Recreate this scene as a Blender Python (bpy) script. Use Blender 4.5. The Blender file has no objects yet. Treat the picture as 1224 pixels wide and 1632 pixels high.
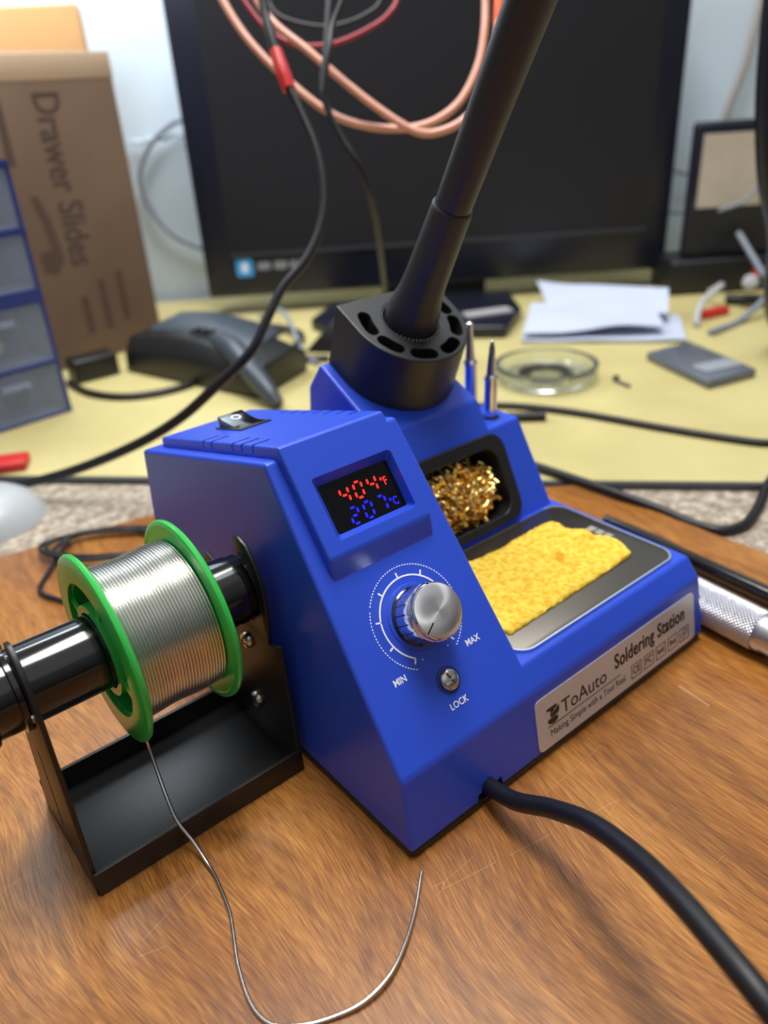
import bpy, bmesh, math, random
from mathutils import Vector, Matrix, noise
random.seed(7)
S = 0.001                      # all coordinates below are in millimetres
C = bpy.context.scene.collection
sc = bpy.context.scene
R_ = math.radians
V = Vector

# ------------------------------------------------------------------ camera
def make_camera():
    yaw, pit, rol = R_(-37.639), R_(-28.43), R_(-3.824)
    fwd = V((-math.sin(yaw)*math.cos(pit), math.cos(yaw)*math.cos(pit), math.sin(pit)))
    right = V((math.cos(yaw), math.sin(yaw), 0)); up = right.cross(fwd)
    r2 = right*math.cos(rol) + up*math.sin(rol)
    u2 = -right*math.sin(rol) + up*math.cos(rol)
    cd = bpy.data.cameras.new('camera'); co = bpy.data.objects.new('camera', cd); C.objects.link(co)
    m = Matrix((( r2.x, u2.x, -fwd.x, -102.331*S), (r2.y, u2.y, -fwd.y, -130.057*S),
                (r2.z, u2.z, -fwd.z, 215.687*S), (0, 0, 0, 1)))
    co.matrix_world = m
    cd.sensor_fit = 'HORIZONTAL'; cd.sensor_width = 36.0
    cd.lens = 36.0*1252.119/1224.0
    cd.clip_start = 0.01; cd.clip_end = 20
    cd.dof.use_dof = True; cd.dof.focus_distance = 0.250
    cd.dof.aperture_fstop = cd.lens/3.5
    sc.camera = co
make_camera()

# ------------------------------------------------------------------ light, exposure
w = bpy.data.worlds.new('world'); sc.world = w; w.use_nodes = True
w.node_tree.nodes['Background'].inputs[0].default_value = (0.80, 0.88, 1.0, 1)
# room light from all round: pale ceiling above, dimmer floor below
_n = w.node_tree.nodes; _tc = _n.new('ShaderNodeTexCoord'); _sx = _n.new('ShaderNodeSeparateXYZ'); _cr = _n.new('ShaderNodeValToRGB')
w.node_tree.links.new(_tc.outputs['Generated'], _sx.inputs[0]); w.node_tree.links.new(_sx.outputs['Z'], _cr.inputs['Fac'])
_cr.color_ramp.elements[0].position = 0.0; _cr.color_ramp.elements[0].color = (.16, .14, .12, 1)
_cr.color_ramp.elements[1].position = 0.75; _cr.color_ramp.elements[1].color = (.95, .97, 1.0, 1)
_e = _cr.color_ramp.elements.new(.15); _e.color = (.30, .30, .31, 1)
w.node_tree.links.new(_cr.outputs['Color'], _n['Background'].inputs[0])
_n['Background'].inputs[1].default_value = 0.37
def area(name, loc, target, size, power, color=(1, 1, 1), sy=None):
    d = bpy.data.lights.new(name, 'AREA'); d.energy = power; d.color = color
    d.shape = 'RECTANGLE'; d.size = size; d.size_y = sy or size
    o = bpy.data.objects.new(name, d); C.objects.link(o)
    o.location = V(loc)*S
    o.rotation_euler = (V(target)-V(loc)).to_track_quat('-Z', 'Y').to_euler()
    return o
def RF(s, f, z=0):
    """room axes: s along the back wall, f towards it, z up"""
    return V((-102.331 + .7918*s + .6108*f, -130.057 - .6108*s + .7918*f, z))
area('ceiling_lamp_back', (150, 190, 1150), (60, 60, 0), 0.30, 11.6, (1.0, .975, .94), .55)
area('ceiling_lamp_wall', RF(-330, 780, 620), RF(-290, 985, 300), 0.22, 4.2, (.90, .96, 1.0), .5)
area('ceiling_lamp_room', RF(220, 620, 1300), RF(120, 780, 0), 0.6, 5.2, (.95, .98, 1.0))
area('fill_light_front', RF(120, -250, 1300), (60, 40, 0), 1.5, 2.2, (1.0, .97, .94))  # added fill light for the front faces, not a real ceiling lamp
sc.view_settings.view_transform = 'Standard'; sc.view_settings.look = 'None'
sc.view_settings.exposure = 0.0; sc.view_settings.gamma = 1.0
sc.view_settings.use_curve_mapping = False

# ------------------------------------------------------------------ materials
def lin(c):
    c = [x/255.0 for x in c]
    return tuple([(x/12.92 if x <= .04045 else ((x+.055)/1.055)**2.4) for x in c]+[1.0])
def mat(name, rgb, rough=.5, metal=0.0, coat=0.0, bump=0.0, bscale=400, emis=None, es=0.0, alpha=1.0, trans=0.0, spec=.5, ior=None, mottle=None, sub=0):
    m = bpy.data.materials.new(name); m.use_nodes = True
    nt = m.node_tree; b = nt.nodes['Principled BSDF']
    b.inputs['Base Color'].default_value = lin(rgb)
    b.inputs['Roughness'].default_value = rough
    b.inputs['Metallic'].default_value = metal
    b.inputs['Coat Weight'].default_value = coat
    b.inputs['Coat Roughness'].default_value = .12
    b.inputs['Specular IOR Level'].default_value = spec
    b.inputs['Alpha'].default_value = alpha
    b.inputs['Transmission Weight'].default_value = trans
    if ior: b.inputs['IOR'].default_value = ior
    if emis:
        b.inputs['Emission Color'].default_value = lin(emis); b.inputs['Emission Strength'].default_value = es
    tc = nt.nodes.new('ShaderNodeTexCoord')
    if mottle:
        n = nt.nodes.new('ShaderNodeTexNoise'); n.inputs['Scale'].default_value = mottle[1]; n.inputs['Detail'].default_value = 6
        nt.links.new(tc.outputs['Object'], n.inputs['Vector'])
        r = nt.nodes.new('ShaderNodeValToRGB')
        r.color_ramp.elements[0].position = .3; r.color_ramp.elements[0].color = lin(rgb)
        r.color_ramp.elements[1].position = .7; r.color_ramp.elements[1].color = lin(mottle[0])
        nt.links.new(n.outputs['Fac'], r.inputs['Fac']); nt.links.new(r.outputs['Color'], b.inputs['Base Color'])
    if bump:
        n = nt.nodes.new('ShaderNodeTexNoise'); n.inputs['Scale'].default_value = bscale; n.inputs['Detail'].default_value = 3
        nt.links.new(tc.outputs['Object'], n.inputs['Vector'])
        bp = nt.nodes.new('ShaderNodeBump'); bp.inputs['Strength'].default_value = bump; bp.inputs['Distance'].default_value = .0004
        nt.links.new(n.outputs['Fac'], bp.inputs['Height']); nt.links.new(bp.outputs['Normal'], b.inputs['Normal'])
    return m

def wood_mat():
    m = bpy.data.materials.new('varnished_wood'); m.use_nodes = True
    nt = m.node_tree; N = nt.nodes; Lk = nt.links; b = N['Principled BSDF']
    tc = N.new('ShaderNodeTexCoord')
    # slow bend so that the figure is not ruler straight
    wn = N.new('ShaderNodeTexNoise'); wn.inputs['Scale'].default_value = 7; wn.inputs['Detail'].default_value = 1
    Lk.new(tc.outputs['Object'], wn.inputs['Vector'])
    sub = N.new('ShaderNodeVectorMath'); sub.operation = 'SUBTRACT'; sub.inputs[1].default_value = (.5, .5, .5)
    Lk.new(wn.outputs['Color'], sub.inputs[0])
    scl = N.new('ShaderNodeVectorMath'); scl.operation = 'SCALE'; scl.inputs['Scale'].default_value = .055
    Lk.new(sub.outputs[0], scl.inputs[0])
    add = N.new('ShaderNodeVectorMath'); Lk.new(tc.outputs['Object'], add.inputs[0]); Lk.new(scl.outputs[0], add.inputs[1])
    def strands(sx, sy, detail, rot=0.10, dist=0.0):
        mp = N.new('ShaderNodeMapping'); mp.inputs['Rotation'].default_value = (0, 0, rot)
        mp.inputs['Scale'].default_value = (sx, sy, 1)
        Lk.new(add.outputs[0], mp.inputs['Vector'])
        n = N.new('ShaderNodeTexNoise'); n.inputs['Scale'].default_value = 1; n.inputs['Detail'].default_value = detail
        n.inputs['Distortion'].default_value = dist
        Lk.new(mp.outputs[0], n.inputs['Vector']); return n
    big = strands(26, 5, 3, .1, .6); mid = strands(260, 24, 5, .1, .3); fine = strands(2000, 115, 2, .1)
    r = N.new('ShaderNodeValToRGB'); e = r.color_ramp.elements
    e[0].position = .33; e[0].color = lin((84, 46, 12)); e[1].position = .67; e[1].color = lin((202, 140, 64))
    x = e.new(.48); x.color = lin((146, 88, 28))
    def mix(a, bb, f):
        mx = N.new('ShaderNodeMix'); mx.data_type = 'FLOAT'; mx.inputs[0].default_value = f
        Lk.new(a, mx.inputs[2]); Lk.new(bb, mx.inputs[3]); return mx.outputs[0]
    s1 = mix(big.outputs['Fac'], mid.outputs['Fac'], .42)
    s2 = mix(s1, fine.outputs['Fac'], .44)
    Lk.new(s2, r.inputs['Fac'])
    # darker growth-ring veins where a slow stretched noise crosses its middle
    vn = strands(34, 4.5, 2, .16, .8)
    v1 = N.new('ShaderNodeMath'); v1.operation = 'SUBTRACT'; v1.inputs[1].default_value = .5; Lk.new(vn.outputs['Fac'], v1.inputs[0])
    v2 = N.new('ShaderNodeMath'); v2.operation = 'ABSOLUTE'; Lk.new(v1.outputs[0], v2.inputs[0])
    v3 = N.new('ShaderNodeMapRange'); v3.inputs['From Min'].default_value = 0; v3.inputs['From Max'].default_value = .035
    v3.inputs['To Min'].default_value = .42; v3.inputs['To Max'].default_value = 0; Lk.new(v2.outputs[0], v3.inputs['Value'])
    vm = N.new('ShaderNodeMix'); vm.data_type = 'RGBA'; vm.inputs[7].default_value = lin((92, 52, 18))
    Lk.new(v3.outputs[0], vm.inputs[0]); Lk.new(r.outputs['Color'], vm.inputs[6])
    # a few fine pale scratches
    mp = N.new('ShaderNodeMapping'); mp.inputs['Rotation'].default_value = (0, 0, .9); mp.inputs['Scale'].default_value = (3, 26, 1)
    Lk.new(tc.outputs['Object'], mp.inputs['Vector'])
    vo = N.new('ShaderNodeTexVoronoi'); vo.feature = 'DISTANCE_TO_EDGE'; vo.inputs['Scale'].default_value = 2.2
    Lk.new(mp.outputs[0], vo.inputs['Vector'])
    lt = N.new('ShaderNodeMath'); lt.operation = 'LESS_THAN'; lt.inputs[1].default_value = .0016; Lk.new(vo.outputs['Distance'], lt.inputs[0])
    pn = N.new('ShaderNodeTexNoise'); pn.inputs['Scale'].default_value = 22; Lk.new(tc.outputs['Object'], pn.inputs['Vector'])
    gt = N.new('ShaderNodeMath'); gt.operation = 'GREATER_THAN'; gt.inputs[1].default_value = .60; Lk.new(pn.outputs['Fac'], gt.inputs[0])
    ml = N.new('ShaderNodeMath'); ml.operation = 'MULTIPLY'; Lk.new(lt.outputs[0], ml.inputs[0]); Lk.new(gt.outputs[0], ml.inputs[1])
    ml2 = N.new('ShaderNodeMath'); ml2.operation = 'MULTIPLY'; ml2.inputs[1].default_value = .35; Lk.new(ml.outputs[0], ml2.inputs[0])
    cm = N.new('ShaderNodeMix'); cm.data_type = 'RGBA'; cm.inputs[7].default_value = lin((225, 190, 150))
    Lk.new(ml2.outputs[0], cm.inputs[0]); Lk.new(vm.outputs[2], cm.inputs[6])
    Lk.new(cm.outputs[2], b.inputs['Base Color'])
    b.inputs['Roughness'].default_value = .42; b.inputs['Coat Weight'].default_value = .3; b.inputs['Coat Roughness'].default_value = .34
    bp = N.new('ShaderNodeBump'); bp.inputs['Strength'].default_value = .25; bp.inputs['Distance'].default_value = .0003
    Lk.new(fine.outputs['Fac'], bp.inputs['Height']); Lk.new(bp.outputs['Normal'], b.inputs['Normal'])
    return m

def speckle_mat(name, cols, scale, rough=.8, bump=.5):
    m = bpy.data.materials.new(name); m.use_nodes = True
    nt = m.node_tree; N = nt.nodes; Lk = nt.links; b = N['Principled BSDF']
    tc = N.new('ShaderNodeTexCoord'); n = N.new('ShaderNodeTexNoise'); n.inputs['Scale'].default_value = scale; n.inputs['Detail'].default_value = 8
    n.inputs['Roughness'].default_value = .7
    Lk.new(tc.outputs['Object'], n.inputs['Vector'])
    r = N.new('ShaderNodeValToRGB'); e = r.color_ramp.elements
    e[0].position = .35; e[0].color = lin(cols[0]); e[1].position = .65; e[1].color = lin(cols[-1])
    if len(cols) > 2: x = e.new(.5); x.color = lin(cols[1])
    Lk.new(n.outputs['Fac'], r.inputs['Fac']); Lk.new(r.outputs['Color'], b.inputs['Base Color'])
    b.inputs['Roughness'].default_value = rough
    bp = N.new('ShaderNodeBump'); bp.inputs['Strength'].default_value = bump; bp.inputs['Distance'].default_value = .001
    Lk.new(n.outputs['Fac'], bp.inputs['Height']); Lk.new(bp.outputs['Normal'], b.inputs['Normal'])
    return m

M = {}
M['wood'] = wood_mat()
M['blue'] = mat('blue_plastic', (42, 78, 206), .34, bump=.035, bscale=2600, spec=.5)
M['cover'] = mat('blue_cover_plastic', (42, 78, 206), .33, bump=.05, bscale=3500, spec=.5)
M['white_print'] = mat('white_print', (238, 242, 250), .5)
M['base'] = mat('dark_base_plastic', (30, 27, 25), .4)
M['glass'] = mat('display_window', (6, 6, 8), .2, spec=.25)
M['red_led'] = mat('red_led', (120, 10, 8), .5, emis=(255, 40, 30), es=1.6)
M['blue_led'] = mat('blue_led', (5, 5, 120), .5, emis=(20, 20, 255), es=1.8)
M['chrome'] = mat('chrome', (225, 226, 230), .10, 1.0)
M['steel'] = mat('brushed_steel_plate', (118, 112, 104), .34, 1.0, bump=.05, bscale=900)
M['steel_rim'] = mat('plate_rim_steel', (225, 225, 222), .18, 1.0)
M['screw'] = mat('screw_steel', (200, 198, 190), .22, 1.0)
M['black'] = mat('black_plastic', (24, 24, 26), .42, bump=.04, bscale=2500)
M['drum'] = mat('black_moulded_holder', (38, 38, 40), .40, bump=.03, bscale=2000)
M['gloss_black'] = mat('glossy_black_plastic', (10, 10, 11), .12, coat=.5)
M['black_metal'] = mat('black_painted_metal', (20, 20, 22), .40, bump=.12, bscale=2200)
M['rubber'] = mat('black_rubber', (17, 18, 22), .46, bump=.10, bscale=1800)
M['grip'] = mat('grey_black_grip', (46, 47, 50), .45, bump=.22, bscale=1700)
M['void'] = mat('dark_cavity', (5, 5, 6), .8)
M['brass'] = mat('brass_wool', (248, 212, 128), .26, 1.0)
M['green'] = mat('green_plastic', (52, 190, 78), .30, coat=.2)
M['solder'] = mat('solder_wire', (214, 212, 206), .24, 1.0)
M['tipsteel'] = mat('tip_steel', (214, 214, 222), .14, 1.0)
M['cardboard'] = mat('cardboard', (120, 97, 80), .85, mottle=((104, 82, 66), 9), bump=.1)  # front carton: the shade on its face is put into a darker brown
M['cardboard2'] = mat('lit_cardboard', (196, 154, 104), .85, mottle=((180, 138, 92), 9))  # back carton: the brighter light on it is put into the paler tan
M['ink'] = mat('cardboard_ink', (74, 58, 52), .9)
M['ink2'] = mat('faint_cardboard_ink', (84, 64, 54), .9)
M['tape'] = mat('clear_packing_tape', (190, 165, 140), .25, coat=.5)
M['wall'] = mat('pale_blue_wall_sheet', (198, 214, 228), .5, mottle=((206, 222, 236), 5), bump=.6, bscale=14)
M['yellow'] = mat('yellow_desktop', (204, 192, 134), .5, mottle=((188, 174, 116), 12), coat=.15)
M['trim'] = mat('dark_grey_edge', (74, 76, 82), .5)
M['tv'] = mat('black_monitor_bezel', (22, 25, 38), .30)
M['tvscreen'] = mat('dark_screen', (20, 21, 28), .45)
M['tvline'] = mat('bezel_edge_highlight', (52, 53, 60), .35)  # paler than the bezel: edge highlight put into the colour
M['sticker'] = mat('blue_sticker', (70, 160, 225), .5)
M['navy'] = mat('navy_plastic', (26, 48, 120), .4)
M['drawer'] = mat('translucent_drawer', (168, 182, 210), .3, alpha=.24)
M['beige'] = mat('beige_contents', (206, 190, 160), .7)
M['pvc'] = mat('grey_wire', (130, 138, 150), .5)
M['copper'] = mat('copper_coloured_cable', (214, 150, 124), .35, coat=.4)
M['redc'] = mat('red_plastic', (200, 42, 40), .4)
M['orange'] = mat('orange_tape', (235, 92, 36), .4)
M['redwire'] = mat('dark_red_wire', (150, 26, 40), .4)
M['paper'] = mat('white_paper', (190, 198, 220), .6, bump=.3, bscale=30)
M['phone'] = mat('grey_phone', (92, 98, 108), .3, coat=.3)
M['clear'] = mat('clear_glass', (235, 240, 236), .04, trans=.95, ior=1.45)
M['cup'] = mat('frosted_white_plastic', (196, 200, 202), .35, alpha=.75)
M['lit_black'] = mat('lit_black_plastic', (60, 68, 78), .38)  # black plastic where light falls on it, the light put into the blue-grey
M['knurl'] = mat('knurled_aluminium', (206, 206, 212), .32, 1.0)
M['taupe'] = mat('taupe_cable', (170, 165, 162), .6)
M['film'] = mat('picture', (176, 164, 150), .5, mottle=((196, 186, 172), 18))
M['mottled'] = speckle_mat('speckled_countertop', [(112, 98, 84), (160, 146, 128), (206, 194, 178)], 150)
M['spongem'] = None

def sponge_mat():
    m = bpy.data.materials.new('yellow_sponge'); m.use_nodes = True
    nt = m.node_tree; N = nt.nodes; Lk = nt.links; b = N['Principled BSDF']
    tc = N.new('ShaderNodeTexCoord'); n = N.new('ShaderNodeTexNoise'); n.inputs['Scale'].default_value = 420; n.inputs['Detail'].default_value = 5
    Lk.new(tc.outputs['Object'], n.inputs['Vector'])
    v = N.new('ShaderNodeTexVoronoi'); v.inputs['Scale'].default_value = 210; v.inputs['Randomness'].default_value = 1
    Lk.new(tc.outputs['Object'], v.inputs['Vector'])
    r = N.new('ShaderNodeValToRGB'); e = r.color_ramp.elements
    e[0].position = .30; e[0].color = lin((226, 168, 20)); e[1].position = .62; e[1].color = lin((250, 218, 84))
    Lk.new(n.outputs['Fac'], r.inputs['Fac'])
    p = N.new('ShaderNodeTexNoise'); p.inputs['Scale'].default_value = 95; p.inputs['Detail'].default_value = 2
    Lk.new(tc.outputs['Object'], p.inputs['Vector'])
    rr = N.new('ShaderNodeValToRGB'); rr.color_ramp.elements[0].position = .64; rr.color_ramp.elements[1].position = .74
    Lk.new(p.outputs['Fac'], rr.inputs['Fac'])
    mx = N.new('ShaderNodeMix'); mx.data_type = 'RGBA'; mx.inputs[7].default_value = lin((228, 158, 8))
    Lk.new(rr.outputs['Color'], mx.inputs[0]); Lk.new(r.outputs['Color'], mx.inputs[6]); Lk.new(mx.outputs[2], b.inputs['Base Color'])
    b.inputs['Roughness'].default_value = .9
    ad = N.new('ShaderNodeMath'); ad.operation = 'SUBTRACT'; Lk.new(n.outputs['Fac'], ad.inputs[0]); Lk.new(rr.outputs['Color'], ad.inputs[1])
    bp = N.new('ShaderNodeBump'); bp.inputs['Strength'].default_value = .8; bp.inputs['Distance'].default_value = .0009
    Lk.new(ad.outputs[0], bp.inputs['Height']); Lk.new(bp.outputs['Normal'], b.inputs['Normal'])
    return m
M['spongem'] = sponge_mat()

def turned_mat():
    """aluminium face turned on a lathe: concentric grooves"""
    m = bpy.data.materials.new('turned_aluminium'); m.use_nodes = True
    nt = m.node_tree; N = nt.nodes; Lk = nt.links; b = N['Principled BSDF']
    b.inputs['Base Color'].default_value = lin((248, 248, 250)); b.inputs['Metallic'].default_value = 1
    b.inputs['Roughness'].default_value = .30; b.inputs['Anisotropic'].default_value = .9
    tg = N.new('ShaderNodeTangent'); tg.direction_type = 'RADIAL'; tg.axis = 'Z'
    Lk.new(tg.outputs[0], b.inputs['Tangent'])
    tc = N.new('ShaderNodeTexCoord'); wv = N.new('ShaderNodeTexWave'); wv.wave_type = 'RINGS'; wv.rings_direction = 'Z'
    wv.inputs['Scale'].default_value = 560; wv.inputs['Distortion'].default_value = .4
    Lk.new(tc.outputs['Object'], wv.inputs['Vector'])
    bp = N.new('ShaderNodeBump'); bp.inputs['Strength'].default_value = .10; bp.inputs['Distance'].default_value = .00005
    Lk.new(wv.outputs['Fac'], bp.inputs['Height']); Lk.new(bp.outputs['Normal'], b.inputs['Normal'])
    return m
M['turned'] = turned_mat()

# ------------------------------------------------------------------ mesh helpers
WLOC = {}
def empty(name, loc, label, cat, group=None):
    o = bpy.data.objects.new(name, None); C.objects.link(o); o.location = V(loc)*S
    o.empty_display_size = .01
    WLOC[o.name] = V(loc); tag(o, label, cat, group); return o
def tag(o, label, cat, group=None, kind=None):
    if label: o['label'] = label
    if cat: o['category'] = cat
    if group: o['group'] = group
    if kind: o['kind'] = kind
    return o
class MB:
    def __init__(s): s.b = bmesh.new()
    def prism(s, pts, axis, lo, hi, fr=None, hipts=None):
        """polygon extruded along an axis. pts are 2-D in the other two axes; fr = frame matrix"""
        def P(p, t):
            q = {0: V((t, p[0], p[1])), 1: V((p[0], t, p[1])), 2: V((p[0], p[1], t))}[axis]
            return fr @ q if fr else q
        h2 = hipts or pts
        f = (lambda p, t: P(p, t(p) if callable(t) else t))
        a = [s.b.verts.new(f(p, lo)) for p in pts]; c = [s.b.verts.new(f(p, hi)) for p in h2]
        n = len(pts); fs = [s.b.faces.new(a), s.b.faces.new(c[::-1])]
        for i in range(n):
            j = (i+1) % n
            fs.append(s.b.faces.new((a[i], c[i], c[j], a[j])))
        bmesh.ops.recalc_face_normals(s.b, faces=fs)
        return fs
    def box(s, lo, hi, fr=None):
        return s.prism([(lo[0], lo[1]), (hi[0], lo[1]), (hi[0], hi[1]), (lo[0], hi[1])], 2, lo[2], hi[2], fr)
    def lathe(s, prof, fr=None, n=48, closed=False, skip=None):
        """prof = (r, h) pairs around local z"""
        rings = []
        for r, h in prof:
            if r < 1e-6: rings.append([s.b.verts.new((fr @ V((0, 0, h))) if fr else V((0, 0, h)))])
            else:
                rings.append([s.b.verts.new((fr @ q) if fr else q) for q in
                              [V((r*math.cos(2*math.pi*i/n), r*math.sin(2*math.pi*i/n), h)) for i in range(n)]])
        fs = []
        pairs = list(zip(rings[:-1], rings[1:]))
        if closed: pairs.append((rings[-1], rings[0]))
        for a, c in pairs:
            if len(a) == 1 and len(c) == 1: continue
            for i in range(n):
                j = (i+1) % n
                if len(a) == 1: fs.append(s.b.faces.new((a[0], c[j], c[i])))
                elif len(c) == 1: fs.append(s.b.faces.new((a[i], a[j], c[0])))
                else: fs.append(s.b.faces.new((a[i], a[j], c[j], c[i])))
        bmesh.ops.recalc_face_normals(s.b, faces=fs)
        return fs
    def tube(s, pts, r, n=14, smooth=True, step=6, flat=1.0):
        pts = [V(p) for p in pts]
        rs = list(r) if isinstance(r, (list, tuple)) else [r]*len(pts)
        if smooth and len(pts) > 2:
            P, Q = [], []
            e = [pts[0]*2-pts[1]] + pts + [pts[-1]*2-pts[-2]]
            for i in range(1, len(e)-2):
                for k in range(step):
                    t = k/step
                    p0, p1, p2, p3 = e[i-1:i+3]
                    P.append(.5*((2*p1)+(p2-p0)*t+(2*p0-5*p1+4*p2-p3)*t*t+(3*p1-p0-3*p2+p3)*t**3))
                    Q.append(rs[i-1]*(1-t)+rs[i]*t)
            P.append(pts[-1]); Q.append(rs[-1]); pts, rs = P, Q
        T = [(pts[min(i+1, len(pts)-1)]-pts[max(i-1, 0)]).normalized() for i in range(len(pts))]
        u = T[0].orthogonal().normalized(); rings = []
        for i, p in enumerate(pts):
            u = (u-T[i]*u.dot(T[i])).normalized(); v2 = T[i].cross(u)
            rings.append([s.b.verts.new(p+(u*math.cos(2*math.pi*k/n)+v2*math.sin(2*math.pi*k/n)*flat)*rs[i]) for k in range(n)])
        fs = []
        for a, c in zip(rings[:-1], rings[1:]):
            for i in range(n): fs.append(s.b.faces.new((a[i], a[(i+1) % n], c[(i+1) % n], c[i])))
        fs.append(s.b.faces.new(rings[0][::-1])); fs.append(s.b.faces.new(rings[-1]))
        bmesh.ops.recalc_face_normals(s.b, faces=fs)
        return fs
    def text(s, body, size, fr, depth=.12, offset=0.0, xs=1.0, shear=0.0, align='CENTER', spacing=1.0):
        cu = bpy.data.curves.new('t', 'FONT'); cu.body = body; cu.size = size; cu.extrude = depth; cu.offset = offset
        cu.align_x = align; cu.align_y = 'CENTER'; cu.shear = shear; cu.resolution_u = 3; cu.space_character = spacing
        o = bpy.data.objects.new('t', cu); C.objects.link(o)
        dg = bpy.context.evaluated_depsgraph_get(); me = bpy.data.meshes.new_from_object(o.evaluated_get(dg))
        me.transform(fr @ Matrix.Diagonal((xs, 1, 1, 1)))
        s.b.from_mesh(me); bpy.data.meshes.remove(me); bpy.data.objects.remove(o); bpy.data.curves.remove(cu)
    def bevel(s, width, seg=3, ang=25):
        s.b.normal_update()
        ed = [e for e in s.b.edges if len(e.link_faces) == 2 and e.calc_face_angle(0) > R_(ang)]
        bmesh.ops.bevel(s.b, geom=ed, offset=width, segments=seg, profile=.5, affect='EDGES', clamp_overlap=True)
        return s
    def build(s, name, m, parent=None, loc=None, smooth=35, wn=False, frame=None):
        """coordinates are world mm; the origin goes to loc (or to the parent's)"""
        me = bpy.data.meshes.new(name)
        org = V(loc) if loc is not None else (WLOC[parent.name] if parent else V((0, 0, 0)))
        if frame is None:
            bmesh.ops.transform(s.b, matrix=Matrix.Scale(S, 4) @ Matrix.Translation(-org), verts=s.b.verts)
        else:
            bmesh.ops.transform(s.b, matrix=Matrix.Scale(S, 4), verts=s.b.verts)
        s.b.to_mesh(me); s.b.free()
        me.materials.append(m)
        o = bpy.data.objects.new(name, me); C.objects.link(o)
        if smooth:
            me.shade_smooth(); me.set_sharp_from_angle(angle=R_(smooth))
        if parent:
            o.parent = parent
            if frame is not None:
                po = WLOC[parent.name]
                fm = frame.copy(); fm.translation = (frame.translation-po)*S; o.matrix_local = fm
                WLOC[o.name] = frame.translation.copy()
            else:
                o.location = (org-WLOC[parent.name])*S; WLOC[o.name] = org.copy()
        else:
            if frame is not None:
                fm = frame.copy(); fm.translation = frame.translation*S; o.matrix_world = fm
                WLOC[o.name] = frame.translation.copy()
            else:
                o.location = org*S; WLOC[o.name] = org.copy()
        if wn:
            md = o.modifiers.new('wn', 'WEIGHTED_NORMAL'); md.keep_sharp = True
        return o
def cut(o, mb, smooth=35):
    """carve the closed solids of mb (world mm) out of o, for good"""
    me = bpy.data.meshes.new('c')
    bmesh.ops.transform(mb.b, matrix=Matrix.Scale(S, 4) @ Matrix.Translation(-WLOC[o.name]), verts=mb.b.verts)
    mb.b.to_mesh(me); mb.b.free()
    c = bpy.data.objects.new('c', me); C.objects.link(c); bpy.context.view_layer.update()
    if o.parent: c.parent = o.parent; c.matrix_local = o.matrix_local
    else: c.matrix_world = o.matrix_world
    bpy.context.view_layer.update()
    had = [m_ for m_ in o.modifiers]
    for m_ in had: o.modifiers.remove(m_)
    md = o.modifiers.new('b', 'BOOLEAN'); md.operation = 'DIFFERENCE'; md.object = c; md.solver = 'EXACT'
    md.use_self = True
    dg = bpy.context.evaluated_depsgraph_get(); dg.update()
    new = bpy.data.meshes.new_from_object(o.evaluated_get(dg))
    o.modifiers.remove(md); old = o.data; o.data = new; bpy.data.meshes.remove(old)
    bpy.data.objects.remove(c); bpy.data.meshes.remove(me)
    if 'custom_normal' in new.attributes: new.attributes.remove(new.attributes['custom_normal'])
    new.shade_smooth(); new.set_sharp_from_angle(angle=R_(smooth))
    if had: o.modifiers.new('wn', 'WEIGHTED_NORMAL').keep_sharp = True
def frame(o, x, y, z=None):
    x = V(x).normalized(); y = V(y).normalized(); z = V(z).normalized() if z else x.cross(y)
    return Matrix(((x.x, y.x, z.x, o[0]), (x.y, y.y, z.y, o[1]), (x.z, y.z, z.z, o[2]), (0, 0, 0, 1)))
def rrect(x0, y0, x1, y1, r, n=6):
    p = []
    for cx, cy, a0 in ((x1-r, y1-r, 0), (x0+r, y1-r, 90), (x0+r, y0+r, 180), (x1-r, y0+r, 270)):
        for k in range(n+1):
            a = R_(a0+90*k/n); p.append((cx+r*math.cos(a), cy+r*math.sin(a)))
    return p
def ring_faces(mb, outer, inner, z0, z1, fr):
    """flat ring between two outlines with the same number of points"""
    n = len(outer); P = lambda p, z: mb.b.verts.new(fr @ V((p[0], p[1], z)))
    o0 = [P(p, z0) for p in outer]; o1 = [P(p, z1) for p in outer]; i0 = [P(p, z0) for p in inner]; i1 = [P(p, z1) for p in inner]
    fs = []
    for k in range(n):
        j = (k+1) % n
        fs += [mb.b.faces.new((o0[k], o0[j], o1[j], o1[k])), mb.b.faces.new((o1[k], o1[j], i1[j], i1[k])),
               mb.b.faces.new((i1[k], i1[j], i0[j], i0[k])), mb.b.faces.new((i0[k], i0[j], o0[j], o0[k]))]
    bmesh.ops.recalc_face_normals(mb.b, faces=fs)

# ================================================================== the setting
mb = MB(); mb.prism([(RF(a, b_).x, RF(a, b_).y) for a, b_ in ((-900, -700), (900, -700), (900, 978), (-900, 978))], 2, -45, -5)
t = mb.build('workbench', M['mottled'], loc=(0, 0, -45)); tag(t, 'beige and brown speckled benchtop showing as a strip between wooden board and yellow desktop', 'bench')
# yellow desktop with a dark front edge
e0, e1 = RF(-900, 588), RF(900, 278)
def edge_dir(): d = (e1-e0); d.z = 0; return d.normalized()
ed = edge_dir(); en = V((-ed.y, ed.x, 0))
fr_desk = frame(RF(-3, 441.5, -5), ed, en)
desk = empty('yellow_desktop', RF(-3, 441.5, -5), 'pale yellow desktop with a dark grey front edge, running back to the wall', 'desk')
mb = MB(); mb.prism([(-900, 1.5), (1000, 1.5), (1000, 715), (-900, 385)], 2, .2, 5, fr_desk); mb.build('desk_surface', M['yellow'], desk)
mb = MB(); mb.box((-900, -1, .2), (1000, 1.5, 4.6), fr_desk); mb.bevel(.5, 2); o = mb.build('edge_trim', M['trim'], desk); o['label'] = 'dark grey edge strip'
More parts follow.
